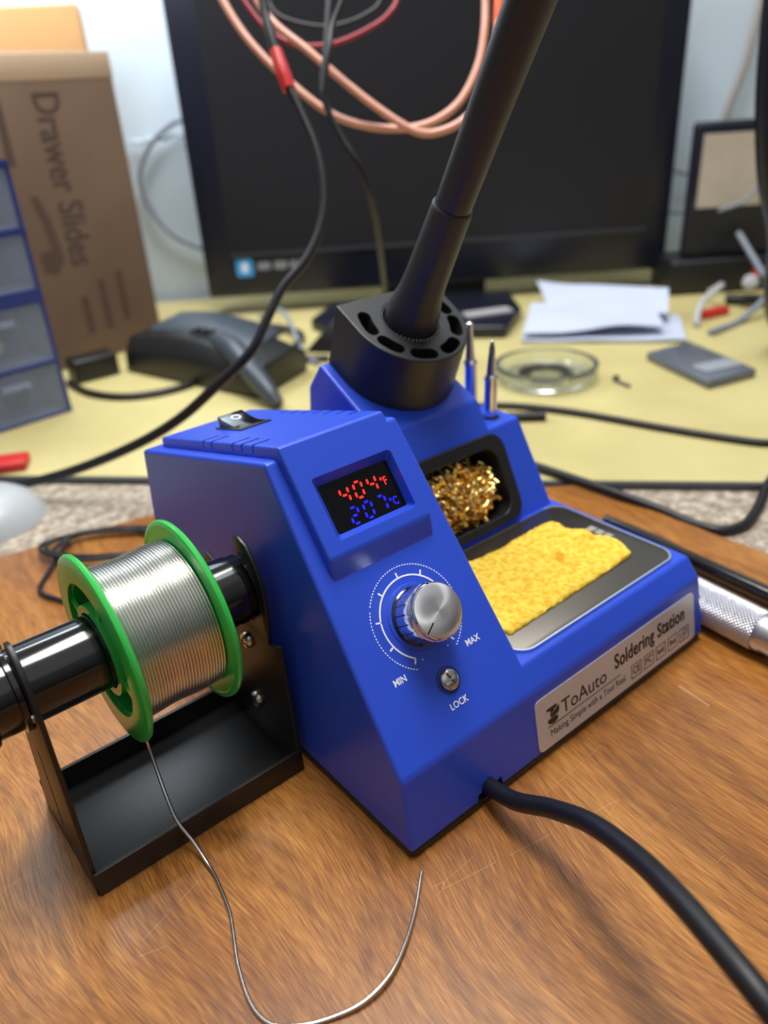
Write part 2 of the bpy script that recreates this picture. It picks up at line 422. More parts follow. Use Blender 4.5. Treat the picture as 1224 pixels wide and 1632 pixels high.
# wooden board under the station
mb = MB()
bp = [(-600, -500), (250, -500), (248.5, 20), (248, 40), (248, 126), (60, 276), (36, 284.5), (-42, 299), (-260, 330), (-600, 350)]
mb.prism(bp, 2, -4.9, 0); mb.bevel(1.0, 2, 40)
o = mb.build('wooden_board', M['wood'], loc=(0, 0, -4.9)); tag(o, 'orange-brown varnished wooden board under the blue soldering station, scratched and glossy', 'board')
# wall
fr_wall = frame(RF(0, 992, -45), RF(1, 0, 0)-RF(0, 0, 0), (0, 0, 1))
mb = MB()
nx, nz = 90, 60; g = []
for i in range(nx+1):
    row = []
    for j in range(nz+1):
        x = -900+i*20.0; z = j*15.0
        d = 3.5*noise.noise(V((x*.012, z*.009, 0)))+1.5*noise.noise(V((x*.05, z*.04, 3)))
        # one creased seam across the sheet, left of the monitor
        if -330 < x < 330: d += -5.0*math.exp(-((z-(218+.08*(x+200)+4*noise.noise(V((x*.03, 0, 0)))))/5.0)**2)*0
        row.append(mb.b.verts.new(fr_wall @ V((x, z, d*-1))))
    g.append(row)
for i in range(nx):
    for j in range(nz): mb.b.faces.new((g[i][j], g[i+1][j], g[i+1][j+1], g[i][j+1]))
bmesh.ops.recalc_face_normals(mb.b, faces=mb.b.faces)
o = mb.build('wall_back', M['wall'], loc=RF(0, 985, -45), smooth=60); o['kind'] = 'structure'; o['label'] = 'pale blue-white wall behind the monitor'
# torn lip of the sheet hanging on the wall
mb = MB()
pts = [RF(-262+k*9, 979+1.5*math.sin(k*1.7), 176+.55*k*1.2+1.6*math.sin(k*2.3)) for k in range(14)]
mb.tube(pts, [1.2, 2, 2.6, 2.2, 1.6, 2.8, 2, 2.4, 3, 3.4, 4.2, 3.2, 2.4, 1], 8); o = mb.build('trim_1', M['wall'], loc=pts[0]); o['kind'] = 'structure'; o['label'] = 'crumpled seam in the pale wall sheet left of the monitor'

# ================================================================== soldering station
St = empty('soldering_station', (82, 85, 0), 'blue soldering station with red and blue digital readout, chrome knob and sponge tray', 'soldering station')
A0 = V((0, 4.46, 29.87)); A1 = V((0, 67.96, 115.07)); A2 = V((0, 167.55, 89.68))
dP = (A1-A0).normalized(); nP = V((0, -dP.z, dP.y)); FP = frame(A0, (1, 0, 0), dP)              # sloping front panel
dT = (A2-A1).normalized(); nT = V((0, -dT.z, dT.y)); FT = frame(A1, (1, 0, 0), dT)              # falling top
def P2(s, h): q = A0+dP*s+nP*h; return (q.y, q.z)
def T2(s, h): q = A1+dT*s+nT*h; return (q.y, q.z)
LP = 106.26
dl, dr = .042, .048
housing = MB()
xl = lambda p: dl*(p[1]-3)
xr1 = lambda p: 61.9-.045*(p[1]-37.9)
housing.prism([(0, 3), (4.46, 29.87), (67.96, 115.07), (167.55, 89.68), (170, 3)], 0, xl, xr1)
xr = lambda p: 165-dr*(p[1]-3)
housing.prism([(0, 3), (4.46, 29.87), (10.45, 37.9), (166, 37.9), (170, 3)], 0, lambda p: .3+dl*(p[1]-3), xr)
zb = 78.0; tb = .466
housing.prism([(80+tb*(30-38.5), 30), (80+tb*(zb-38.5), zb), (158, zb), (164, 30)], 0, 50, lambda p: 160-.10*(p[1]-38.5))
c30, s30 = math.cos(R_(30)), math.sin(R_(30))
housing.prism([(80.2-.5+tb*(50-38.5), 50), (104.3-.5, 90.7), (104.3+44*c30, 90.7+44*s30), (104.3+44*c30+10, 90.7+44*s30-12), (160, 50)], 0,
              78, lambda p: 139-.10*(p[1]-50))
housing.bevel(1.5, 4, 20)
hs = housing.build('housing', M['blue'], St, wn=True); 
# coves: concave fillets where deck meets the control box and holder block
# cavities: brass wool pocket
nF = V((0, -math.cos(math.atan(tb)), math.sin(math.atan(tb)))); dF = V((0, math.sin(math.atan(tb)), math.cos(math.atan(tb))))
FF = frame((0, 80, 38.5), (1, 0, 0), dF)       # face with the wool pocket: local x, up-slope, outwards
cm = MB(); cm.prism(rrect(86, 4, 136, 37.5, 5), 2, -24, 4, FF); cut(hs, cm)
# cord notch at the front foot
cm = MB(); cm.prism([(29.5, 2), (30, 6.2), (33, 6.8), (39.5, 6.8), (41.2, 7.2), (42, 2)], 1, -2, 12); cut(hs, cm)
mb = MB(); mb.prism([(26, 11.5), (45, 11.5), (45, 13), (26, 13)], 2, 2, 9); mb.build('notch_shade', M['void'], St)  # black sheet stands in for the shade inside the cord notch
mb = MB(); mb.prism(rrect(.3, .3, 164.5, 169.3, 2.5), 2, .3, 3.2); mb.bevel(.6, 2); o = mb.build('base_plate', M['base'], St); o['label'] = 'dark brown-black base plate'
# top cover with the display hood
cov = MB()
lo = lambda p: 9.3; 
prof = [P2(61.5, -1), P2(63.5, .0), P2(70.0, 4.0), (A1+nP*4+(dP*1.15)).yz[:], T2(92.9, 4.0), T2(93.8, -1)]
top = A1+nP*4; # ridge of the raised hood: intersection of the two raised planes
import_t = (V((0,)+tuple(T2(0, 4)))-V((0,)+tuple(P2(LP, 4))))
den = dP.y*dT.z-dP.z*dT.y
k = (import_t.y*dT.z-import_t.z*dT.y)/den
ridge = P2(LP+k, 4.0)
prof = [P2(62.0, -2), P2(63.8, .0), P2(70.4, 4.0), ridge, T2(92.9, 4.0), T2(93.8, -2)]
cov.prism(prof, 0, lambda p: 9.2, lambda p: 51.6)
# lean the side walls in a little at the top
for v_ in cov.b.verts:
    q = v_.co; h = max((q-A0).dot(nP), (q-A1).dot(nT)) if True else 0
cov.bevel(1.1, 4, 20)
cv = cov.build('top_cover', M['cover'], St, wn=True); cv['label'] = 'raised cover with the display hood'
cm = MB(); cm.prism(rrect(18.2, 76.8, 46.2, 93.2, .6), 2, .1, 4.6, FP, hipts=rrect(14.6, 74.3, 47.4, 96.4, 1.5)); cut(cv, cm)
cm = MB()
for s_ in (52.8, 45.6, 28.9, 22.0, 14.2):
    cm.box((7, s_-.75, .8), (16.5, s_+.75, 6), FT)
for s_ in (58, 50, 42, 34, 26, 18, 10):
    cm.box((46, s_-.75, 2.6), (54, s_+.75, 6), FT)
cut(cv, cm)
mb = MB(); mb.box((17.8, 76.4, -.2), (46.5, 93.6, .5), FP); scr = mb.build('display', M['glass'], St); scr['label'] = 'black display window reading 404 °F and 207 °C'
SEG = {'a': (0, 1, 'h'), 'g': (0, 0, 'h'), 'd': (0, -1, 'h'), 'f': (-1, .5, 'v'), 'b': (1, .5, 'v'), 'e': (-1, -.5, 'v'), 'c': (1, -.5, 'v')}
DG = {'4': 'fgbc', '0': 'abcdef', '2': 'abged', '7': 'abc'}
def digit(mb, ch, cx, cy, w=1.55, h=2.65, sl=.10, t=.40):
    for sname in DG[ch]:
        u, v_, k = SEG[sname]; x, y = cx+u*w+v_*h*sl, cy+v_*h
        L = (w*.62 if k == 'h' else h*.36)
        pts = ([(-L, 0), (-L+t, t), (L-t, t), (L, 0), (L-t, -t), (-L+t, -t)] if k == 'h' else
               [(0, -L), (t, -L+t), (t+sl*L, L-t), (sl*L, L), (-t+sl*L, L-t), (-t, -L+t)])
        mb.prism([(x+p[0], y+p[1]) for p in pts], 2, .45, .62, FP)
mb = MB()
for ch, x in (('4', 26.0), ('0', 31.6), ('4', 37.3)): digit(mb, ch, x, 87.6)
mb.text('°F', 4.0, FP @ Matrix.Translation((41.9, 86.9, .5)), .08, .05, .8)
o = mb.build('red_digits', M['red_led'], scr, smooth=0); o['label'] = 'red 404 °F reading'
mb = MB()
for ch, x in (('2', 26.3), ('0', 31.9), ('7', 37.6)): digit(mb, ch, x, 80.3)
mb.text('°C', 4.0, FP @ Matrix.Translation((42.3, 79.4, .5)), .08, .05, .8)
o = mb.build('blue_digits', M['blue_led'], scr, smooth=0); o['label'] = 'blue 207 °C reading'
# dial print
mb = MB(); cx, cy = 31.5, 42.3
def arc(r0, r1, a0, a1, n=48, z0=-.1, z1=.12):
    P = [(cx+r1*math.cos(R_(a0+(a1-a0)*k/n)), cy+r1*math.sin(R_(a0+(a1-a0)*k/n))) for k in range(n+1)]
    Q = [(cx+r0*math.cos(R_(a0+(a1-a0)*k/n)), cy+r0*math.sin(R_(a0+(a1-a0)*k/n))) for k in range(n+1)]
    for k in range(n): mb.prism([P[k], P[k+1], Q[k+1], Q[k]], 2, z0, z1, FP)
arc(13.4, 13.95, -54, 164, 60); arc(13.4, 13.95, 166, 238, 26)
for k in range(9):
    a = R_(238-36.5*k); c_, s_ = math.cos(a), math.sin(a)
    p = lambda r, t: (cx+r*c_-t*s_, cy+r*s_+t*c_)
    mb.prism([p(13.8, -.28), p(15.6, -.28), p(15.6, .28), p(13.8, .28)], 2, -.1, .12, FP)
k = -58
while k < 243:
    if not 146 < k < 149.5: arc(17.05, 17.4, k, k+1.9, 1)
    k += 3.5
for a, r in ((-66, 14.6), (249, 14.0)):
    mb.prism([(cx+r*math.cos(R_(a))+.25*math.cos(q*math.pi/4), cy+r*math.sin(R_(a))+.25*math.sin(q*math.pi/4)) for q in range(8)], 2, -.1, .12, FP)
mb.build('dial_markings', M['white_print'], St, smooth=0)
mb = MB()
mb.text('MIN', 3.1, FP @ Matrix.Translation((15.7, 26.9, .02)), .09, .06, .92)
mb.text('MAX', 3.1, FP @ Matrix.Translation((47.2, 26.2, .02)), .09, .06, .92)
mb.text('LOCK', 3.1, FP @ Matrix.Translation((32.0, 11.1, .02)), .09, .05, .92)
mb.build('panel_lettering', M['white_print'], St, smooth=0)
# knob
KB = FP @ Matrix.Translation((31.7, 42.1, 0))
mb = MB(); mb.lathe([(0, .05), (11.3, .05), (11.0, .45), (10.2, .5), (0, .5)], KB, 64); mb.build('knob_recess_ring', M['blue'], St)
mb = MB(); mb.lathe([(0, .2), (9.9, .2), (9.9, 1.1), (9.3, 1.6), (0, 1.6)], KB, 64); kn_sk = mb.build('knob_skirt', M['gloss_black'], St)
mb = MB(); NF = 18; ring = []
for k in range(NF):
    a0 = 360/NF*k
    for da, r in ((0, 8.55), (.8, 9.25), (5, 9.35), (10, 9.37), (15, 9.35), (19.2, 9.25), (19.99, 8.55)):
        ring.append((r*math.cos(R_(a0+da*(360/NF)/20)), r*math.sin(R_(a0+da*(360/NF)/20))))
mb.prism(ring, 2, 1.2, 8.4, KB)
kb = mb.build('control_knob', M['chrome'], St, smooth=25); kb['label'] = 'chrome control knob with fluted sides'
mb = MB(); mb.lathe([(9.0, 8.3), (9.5, 8.6), (9.55, 10.2), (9.3, 10.5), (9.0, 11.4), (9.25, 11.8), (9.25, 12.5), (8.9, 13.0), (8.6, 13.1), (8.2, 13.1), (0, 13.0)], KB, 72)
mb.build('knob_collar', M['chrome'], kb, smooth=25)
mb = MB(); mb.lathe([(8.75, 0), (8.6, .12), (4, .14), (0, .15)], None, 96)
KBr = KB @ Matrix.Translation((0, 0, 13.02)); cap = mb.build('knob_face', M['turned'], kb, frame=KBr, smooth=60); cap['label'] = 'turned aluminium face'
mb = MB(); mb.box((-8.9, -.22, 13.1), (-4.7, .22, 13.32), KB @ Matrix.Rotation(R_(33), 4, 'Z')); mb.build('pointer_notch', M['base'], kb)
# lock screw
LB = FP @ Matrix.Translation((32.0, 19.3, 0))
mb = MB(); mb.lathe([(4.6, -.1), (4.55, .25), (4.0, .35), (3.9, -.1)], LB, 40, closed=True); mb.build('screw_well', M['navy'], St)
mb = MB(); mb.lathe([(0, 0), (3.6, 0), (3.6, 1.1), (3.2, 1.7), (2.2, 2.1), (0, 2.2)], LB, 40); sw = mb.build('lock_screw', M['screw'], St)
cm = MB()
for a in (20, 110): cm.box((-2.6, -.42, 1.2), (2.6, .42, 3), LB @ Matrix.Rotation(R_(a), 4, 'Z'))
cut(sw, cm)
# power switch on the falling top
SWF = FT @ Matrix.Translation((0, 0, 4.0))
mb = MB(); mb.box((22.6, 47.5, -.2), (36.2, 69, .6), SWF); mb.bevel(.3, 2); sw0 = mb.build('switch_frame', M['black'], St)
mb = MB()
rk = [(49.6, .2), (49.6, .9), (52, .9), (56, 1.3), (60, 2.3), (64, 3.7), (66.6, 4.7), (67.4, 4.6), (67.4, .2)]
mb.prism(rk, 0, 23.8, 34.6, SWF); mb.bevel(.3, 2, 30); rkr = mb.build('power_switch', M['gloss_black'], St); rkr['label'] = 'black rocker switch marked O'
OF = SWF @ Matrix.Translation((29.2, 62.3, 3.1)) @ Matrix.Rotation(R_(19.3), 4, 'X')
mb = MB(); mb.lathe([(2.0, -.5), (2.0, .14), (1.35, .14), (1.35, -.5)], OF, 28, closed=True); mb.build('off_mark', M['white_print'], rkr)
# label on the lower front face
f0 = V((0, 0, 3)); f1 = V((0, 4.46, 29.87)); dv = (f1-f0).normalized(); FL = frame(f0, (1, 0, 0), dv)
mb = MB(); mb.prism(rrect(60.3, 1.3, 158.4, 22.9, 2.6), 2, -.2, .35, FL); lab = mb.build('label_plate', mat('satin_label', (206, 202, 204), .3, .25), St)
lab['label'] = 'silver label reading ToAuto Soldering Station, Making Simple with a Tool Real'
mb = MB()
def TX(b, size, x, y, **k): mb.text(b, size, FL @ Matrix.Translation((x, y, .36)), .06, **k)
TX('ToAuto', 8.2, 73.5, 13.6, align='LEFT', xs=1.0, offset=.03)
TX('Soldering Station', 8.8, 104.6, 16.0, align='LEFT', xs=.715, offset=.13, spacing=1.07)
TX('Making Simple with a Tool Real.', 4.0, 66.8, 6.4, align='LEFT', xs=.86)
TX('Soldering Station', 8.8, 104.85, 16.0, align='LEFT', xs=.715, offset=.13, spacing=1.07)
mb.prism([(66, 9.4), (108, 9.4), (108, 9.65), (66, 9.65)], 2, .3, .45, FL)
# anvil-and-gear emblem
mb.prism([(65.8, 17.2), (71.2, 17.2), (71.2, 16.2), (69.6, 15.7), (69.6, 14.9), (67.6, 14.9), (67.6, 15.9), (65.8, 16.3)], 2, .3, .45, FL)
mb.prism([(67.5, 14.6), (69.5, 14.6), (72.2, 16.4), (72.4, 14.2), (71.6, 13.2), (70, 12.9), (67.8, 12.9)], 2, .3, .45, FL)
mb.prism([(66.2, 12.6), (70.2, 12.6), (71.6, 12.0), (71.0, 10.6), (69.2, 10.0), (67.2, 10.4), (65.9, 11.4)], 2, .3, .45, FL)
for k, (tx, wv) in enumerate((('CE', .9), ('FC', .9), ('RoHS', .62), ('ERoB', .62), ('', 1))):
    x = 114.5+k*8.2
    for a, b_ in (((x, 3.6), (x+6.6, 3.9)), ((x, 9.3), (x+6.6, 9.6)), ((x, 3.6), (x+.3, 9.6)), ((x+6.3, 3.6), (x+6.6, 9.6))):
        mb.box((a[0], a[1], .3), (b_[0], b_[1], .45), FL)
    if tx: TX(tx, 4.4 if len(tx) == 2 else 3.0, x+3.3, 6.6, xs=wv, offset=.08)
    else:
        for q in (0, 1.4): mb.lathe([(1.3, .3), (1.3, .45), (1.0, .45), (1.0, .3)], FL @ Matrix.Translation((x+2.6+q, 6.0+q, 0)), 14, closed=True)
mb.build('label_lettering', M['base'], lab, smooth=0)
# sponge tray plate
zd = 37.9; FD = Matrix.Translation((0, 0, zd))
mb = MB(); mb.prism(rrect(64.5, 13.4, 159.2, 77, 7, 8), 2, .0, .9, FD); mb.bevel(.25, 2, 40)
pl = mb.build('sponge_tray', M['steel'], St); pl['label'] = 'brushed grey metal tray plate'
mb = MB(); ring_faces(mb, rrect(64, 12.9, 159.7, 77.5, 7.4, 8), rrect(64.8, 13.7, 158.9, 76.7, 6.8, 8), .0, 1.1, FD); mb.build('tray_rim', M['steel_rim'], pl)
mb = MB()
for k in range(3):
    for j in range(4): mb.box((150.2+j*1.0, 40.5+k*4.3, .9), (150.8+j*1.0, 43.9+k*4.3, .98), FD)
mb.build('tray_engraving', mat('etched_mark', (196, 190, 180), .5), pl, smooth=0)
# wool pocket frame
mb = MB()
ring_faces(mb, rrect(82, 1.0, 140.6, 41.6, 8, 8), rrect(88, 5.2, 134.2, 35.6, 6.5, 8), -.6, 2.2, FF); mb.bevel(.7, 3, 40)
wf = mb.build('wool_pocket_frame', M['black'], St, wn=True); wf['label'] = 'black frame around the brass wool pocket'
mb = MB(); ring_faces(mb, rrect(86.3, 4.3, 135.7, 37.2, 5, 8), rrect(88, 5.2, 134.2, 35.6, 6.5, 8), -23.5, -.3, FF); mb.build('pocket_lining', M['void'], wf)
# iron holder drum
rd0 = V((0, 104.3, 90.7)); FH = frame(rd0, (1, 0, 0), (0, c30, s30))
def ushape(r, cxx, cw, wb, n=24):
    p = [(cxx+r*math.cos(R_(180+180*k/n)), cw+r*math.sin(R_(180+180*k/n))) for k in range(n+1)]
    return p+[(cxx+r, wb), (cxx-r, wb)]
mb = MB(); mb.prism(ushape(27.7, 110.6, 31.2, 43.5), 2, -1.2, 26, FH, hipts=ushape(26.6, 110.4, 33.5, 50.0))
mb.bevel(.8, 3, 40)
dm = mb.build('iron_holder', M['drum'], St, wn=True); dm['label'] = 'black slotted iron holder'
cm = MB(); cm.lathe([(0, 12), (12.6, 12), (12.6, 25.4), (13.4, 27), (0, 27)], FH @ Matrix.Translation((110.3, 31.8, 0)), 48)
for ac, span in ((168, 12), (208, 9.5), (249, 9.5), (291, 9.5), (332, 10.5), (12, 12)):
    def rr(a, r): return (110.3+r*math.cos(R_(a)), 31.8+r*math.sin(R_(a)))
    P = []
    rc, hw = 20.4, 2.9
    for k in range(7): P.append(rr(ac-span+2*span*k/6, rc+hw))
    e = ac+span
    for k in range(1, 6):
        a = R_(e+180*k/6); c0 = rr(e, rc); P.append((c0[0]+hw*math.cos(a), c0[1]+hw*math.sin(a)))
    for k in range(7): P.append(rr(ac+span-2*span*k/6, rc-hw))
    e = ac-span
    for k in range(1, 6):
        a = R_(e+180+180*k/6); c0 = rr(e, rc); P.append((c0[0]+hw*math.cos(a), c0[1]+hw*math.sin(a)))
    cm.prism(P, 2, 8, 28, FH)
cut(dm, cm)
HB = FH @ Matrix.Translation((110.3, 31.8, 0))
mb = MB()
for k in range(44):
    a = 2*math.pi*k/44; q = HB @ V((12.2*math.cos(a), 12.2*math.sin(a), 25.6))
    mb.lathe([(0, -.45), (.32, -.32), (.45, 0), (.32, .32), (0, .45)], Matrix.Translation(q), 6)
mb.build('bead_ring', M['tipsteel'], dm)
# ------------------------------------------------------------------ soldering iron
Ir = empty('soldering_iron', HB @ V((0, 0, 14)), 'long black soldering iron handle leaning out of the holder drum', 'soldering iron')
ax = HB.copy()
mb = MB(); mb.lathe([(0, 14), (10.6, 14), (10.9, 24), (11.3, 28), (11.2, 31.5), (10.4, 35), (9.3, 40), (8.7, 47), (8.2, 62), (7.85, 78), (7.75, 79), (7.3, 79.6), (6, 79.6)], ax, 56)
mb.build('iron_sleeve', M['grip'], Ir, smooth=50)
mb = MB(); mb.lathe([(6.5, 77), (6.9, 77.5), (7.0, 82), (7.3, 120), (7.9, 165), (8.3, 215), (8.3, 240), (7, 244), (0, 244)], ax, 56)
mb.build('iron_handle', M['grip'], Ir, smooth=50)
# ------------------------------------------------------------------ spare tips
def tip(base, top, label, bright):
    base = V(base); top = V(top); ax_ = (top-base); L = ax_.length; z = ax_.normalized(); x = z.orthogonal().normalized(); fr = frame(base, x, z.cross(x), z)
    T = empty('soldering_tip', base, label, 'soldering tip', 'spare tips standing in the station')
    k = L/37.0
    mb = MB(); mb.lathe([(0, 0), (3.0, 0), (3.0, 18.5*k), (3.35, 19*k), (3.35, 20*k), (2.5, 21*k), (1.9, 22*k)], fr, 28); mb.build('tip_barrel', M['tipsteel'], T)
    mb = MB(); mb.lathe([(2.4, 20.8*k), (1.6, 30*k), (1.3, 33.5*k), (1.5 if bright else .9, 35*k), (1.5 if bright else .8, 36*k), (0, 37*k)], fr, 24)
    mb.build('tip_point', M['tipsteel'], T)
tip((151.0, 124, 76.5), (150.0, 124, 119.5), 'left spare soldering tip, farther back, with a bright bulbous point', True)
tip((146.6, 107.6, 76.5), (148.4, 108, 114), 'right spare soldering tip, nearer the front, with a narrow point', False)
mb = MB(); mb.lathe([(3.2, -.3), (3.2, .5), (4.4, .4), (4.6, -.3)], Matrix.Translation((146.6, 107.6, 78)), 24, closed=True)
mb.build('tip_socket', M['black'], St)
mb = MB(); mb.lathe([(3.2, -.3), (3.2, .5), (4.4, .4), (4.6, -.3)], Matrix.Translation((151.0, 124, 78)), 24, closed=True)
mb.build('tip_socket', M['black'], St)
# ------------------------------------------------------------------ brass wool
mb = MB(); rnd = random.Random(3)
cen = V((112, 19.8, -5.5))
for k in range(420):
    while True:
        q = V((rnd.uniform(-1, 1), rnd.uniform(-1, 1), rnd.uniform(-.3, 1)))
        if q.length < 1: break
    q = V((q.x*21.5, q.y*14.0, q.z*8.5))+cen
    a, b_ = rnd.uniform(0, 6.28), rnd.uniform(-1, 1); d = V((math.cos(a), math.sin(a), b_)).normalized(); u = d.orthogonal().normalized(); w2 = d.cross(u)
    r_ = rnd.uniform(1.2, 3.0); pts = []
    L = rnd.uniform(1.4, 4.5); n0 = rnd.uniform(2.5, 6.5)
    for i in range(8):
        t = i/7; ph = t*n0
        pts.append(FF @ (q+d*(t-.5)*L*2+(u*math.cos(ph)+w2*math.sin(ph))*r_))
    mb.tube(pts, .85, 6, True, 2, .30)
o = mb.build('brass_wool', M['brass'], loc=(111, 100, 45)); tag(o, 'tangled gold brass wool ball inside the black framed pocket', 'brass wool')
# ------------------------------------------------------------------ sponge
mb = MB(); NU, NV = 60, 40
def spx(u, v_):
    L = V((70.5-4.5*min(1, v_*4)*(1), 23.5+46.5*v_)); Rr = V((145+ (3.5*math.sin(min(1, v_*2.2)*math.pi) if v_ < .45 else -4.2*math.sin((v_-.45)/.55*math.pi*.5)-1.4*math.sin(v_*19)), 25.5+40*v_))
    q = L*(1-u)+Rr*u
    q.y += 1.2*math.sin(u*9)*(v_)*.8
    return q
gt_ = []
for i in range(NU+1):
    row = []
    for j in range(NV+1):
        u, v_ = i/NU, j/NV; q = spx(u, v_)
        edge = min(u, 1-u, v_, 1-v_)
        nz_ = noise.noise(V((q.x*.12, q.y*.12, 0)))*1.0+noise.noise(V((q.x*.6, q.y*.6, 5)))*.55
        bump_ = 2.6*math.exp(-((u-1)/.13)**2)*math.exp(-((v_-.55)/.5)**2)
        z = 1.9+nz_*.7+bump_-(1.0*math.exp(-edge*30))
        jx = noise.noise(V((q.x*.5, q.y*.5, 9)))*.7
        row.append(mb.b.verts.new(V((q.x+jx, q.y+jx, zd+.9+max(.4, z)))))
    gt_.append(row)
for i in range(NU):
    for j in range(NV): mb.b.faces.new((gt_[i][j], gt_[i+1][j], gt_[i+1][j+1], gt_[i][j+1]))
loop = [gt_[i][0] for i in range(NU+1)]+[gt_[NU][j] for j in range(1, NV+1)]+[gt_[i][NV] for i in range(NU-1, -1, -1)]+[gt_[0][j] for j in range(NV-1, 0, -1)]
bot = [mb.b.verts.new(V((p.co.x, p.co.y, zd+.95))) for p in loop]
for i in range(len(loop)):
    j = (i+1) % len(loop); mb.b.faces.new((loop[i], bot[i], bot[j], loop[j]))
mb.b.faces.new(bot)
bmesh.ops.recalc_face_normals(mb.b, faces=mb.b.faces)
o = mb.build('cleaning_sponge', M['spongem'], loc=(106, 46, zd+.95), smooth=70); tag(o, 'bright yellow cellulose cleaning sponge lying on the metal tray', 'sponge')
# ------------------------------------------------------------------ power cord of the station
mb = MB(); mb.tube([(37, 16, 5.6), (36, 6, 6), (34.4, -3, 8.5), (33.5, -12.2, 12.0), (33.8, -19.6, 16.1), (33.9, -26.8, 20.5), (31.0, -42.3, 30.3), (24.2, -60.4, 40.2), (15.9, -77.0, 48.6), (9.5, -90.9, 52.5), (5.2, -103.0, 53.1), (3.7, -117.6, 46.7), (4, -150, 30), (10, -190, 8), (20, -230, 3)], 3.0, 24, True, 8)
o = mb.build('power_cord', M['rubber'], St); o['label'] = 'thick black cord leaving the front foot'

# ================================================================== solder stand and spool
Sd = empty('solder_stand', (-42, 80, 0), 'black metal solder reel stand with a tray, hooked beside the blue station', 'solder stand')
AY, AZ = 80.0, 68.0
mb = MB(); mb.box((-80, 56, .2), (-4, 105, 1.4)); mb.bevel(.3, 2); mb.build('tray_floor', M['black_metal'], Sd)
mb = MB(); mb.box((-80, 55.2, .2), (-4, 56.6, 9.6)); mb.bevel(.3, 2); mb.build('tray_front_lip', M['black_metal'], Sd)
mb = MB(); mb.box((-80, 104.4, .2), (-4, 105.8, 10.5)); mb.bevel(.3, 2); mb.build('tray_back_lip', M['black_metal'], Sd)
def cradle(r, a0, a1, n=14):
    return [(AY+r*math.cos(R_(a0+(a1-a0)*k/n)), AZ+r*math.sin(R_(a0+(a1-a0)*k/n))) for k in range(n+1)]
cr = cradle(12.3, 105, 365)   # open towards the upper back
plate = [(55.2, .2), (56.5, 20), (57.4, 42), (58, 54), (65.5, 51.5), (63.5, 62), (64.2, 75), (67.5, 83), (71.5, 88), (76, 89.5), (79.5, 88)] + [(p[0], p[1]) for p in cr] + [(98, 70.5), (103, 72), (105.5, 68), (104.5, 58), (99, 42), (104, 22), (105.8, .2)]
mb = MB(); mb.prism(plate, 0, -4.8, -3.4); mb.bevel(.25, 2, 40); mb.build('side_plate', M['black_metal'], Sd)
plate2 = [(56, .2), (57, 14), (58.5, 40), (61, 66), (63.5, 76), (68, 83), (74, 86.5), (78, 85.5)] + [(p[0], p[1]) for p in cr] + [(96, 74), (100, 72), (99, 60), (94, 40), (98, 16), (103, .2)]
mb = MB(); mb.prism(plate2, 0, lambda p: -80.6+.016*p[1], lambda p: -79.0+.016*p[1]); mb.bevel(.25, 2, 40); p2 = mb.build('side_plate', M['black_metal'], Sd)
cm = MB(); cm.prism([(78, 12), (80, 12), (80.5, 44), (79, 44)], 0, -90, -70); cut(p2, cm)
mb = MB(); mb.lathe([(0, 0), (1.4, 0), (1.4, .5), (0, .7)], frame((-79.6, 66, 66), (0, 1, 0), (0, 0, 1)) @ Matrix.Rotation(math.pi, 4, 'X'), 12); mb.build('rivet', M['screw'], Sd)
for y_, z_ in ((80.5, 45.5), (80.5, 18.0)):
    FS = frame((-4.8, y_, z_), (0, 1, 0), (0, 0, 1), (-1, 0, 0))
    mb = MB(); mb.lathe([(0, 0), (3.2, 0), (3.2, .9), (2.6, 1.8), (1.4, 2.2), (0, 2.3)], FS, 24)
    s_ = mb.build('mounting_screw', M['screw'], Sd)
    cm = MB()
    for a in (10, 100): cm.box((-2.2, -.4, 1.2), (2.2, .4, 3), FS @ Matrix.Rotation(R_(a), 4, 'Z'))
    cut(s_, cm)
FA = frame((-92, AY, AZ), (0, 1, 0), (0, 0, 1))     # axle, local z along +x
mb = MB(); mb.lathe([(0, 1.2), (9.5, 1.2), (10, 0), (13.3, 0), (13.8, .6), (13.8, 2.4), (13.2, 3.2), (12.2, 3.6), (12.2, 8.6), (12.1, 10.2), (13.2, 10.6), (13.2, 12.0), (12.1, 12.4), (12.1, 84.5), (11.6, 85), (11.6, 88.4), (0, 88.6)], FA, 72)
mb.build('axle', M['gloss_black'], Sd, smooth=30)
# spool
Sp = empty('solder_spool', (-38, AY, AZ-31), 'green plastic spool wound with silver solder wire, hanging on the black axle', 'spool')
def flange(x0, sgn):
    FR = frame((x0, AY, AZ), (0, 1, 0), (0, 0, 1)) if sgn > 0 else frame((x0, AY, AZ), (0, 1, 0), (0, 0, -1))
    mb = MB()
    mb.lathe([(22.4, 0), (30.3, 0), (31.2, .5), (31.5, 1.3), (31.2, 2.1), (30.3, 2.6), (29.6, 2.6), (29.2, 2.2), (22.4, 2.2)], FR, 96, closed=True)
    mb.lathe([(12.7, .0), (15.2, .0), (15.2, 4), (12.7, 4)], FR, 64, closed=True)
    for a in range(4):
        mb.box((14.9, -1.1, .9), (22.4, 1.1, 1.9), FR @ Matrix.Rotation(R_(20+90*a), 4, 'Z'))
    return mb
f1_ = flange(-54.6, 1).build('flange', M['green'], Sp, smooth=30)
f2_ = flange(-22.0, -1).build('flange', M['green'], Sp, smooth=30)
FC = frame((-54, AY, AZ), (0, 1, 0), (0, 0, 1))
mb = MB(); mb.lathe([(21.9, 1), (22.8, 1), (22.8, 31), (21.9, 31)], FC, 72, closed=True); mb.lathe([(12.8, .5), (14.0, .5), (14.0, 31.4), (12.8, 31.4)], FC, 48, closed=True); mb.build('core', M['green'], Sp)
mb = MB(); pr = [(22.6, 2.6)]
xx = 2.6
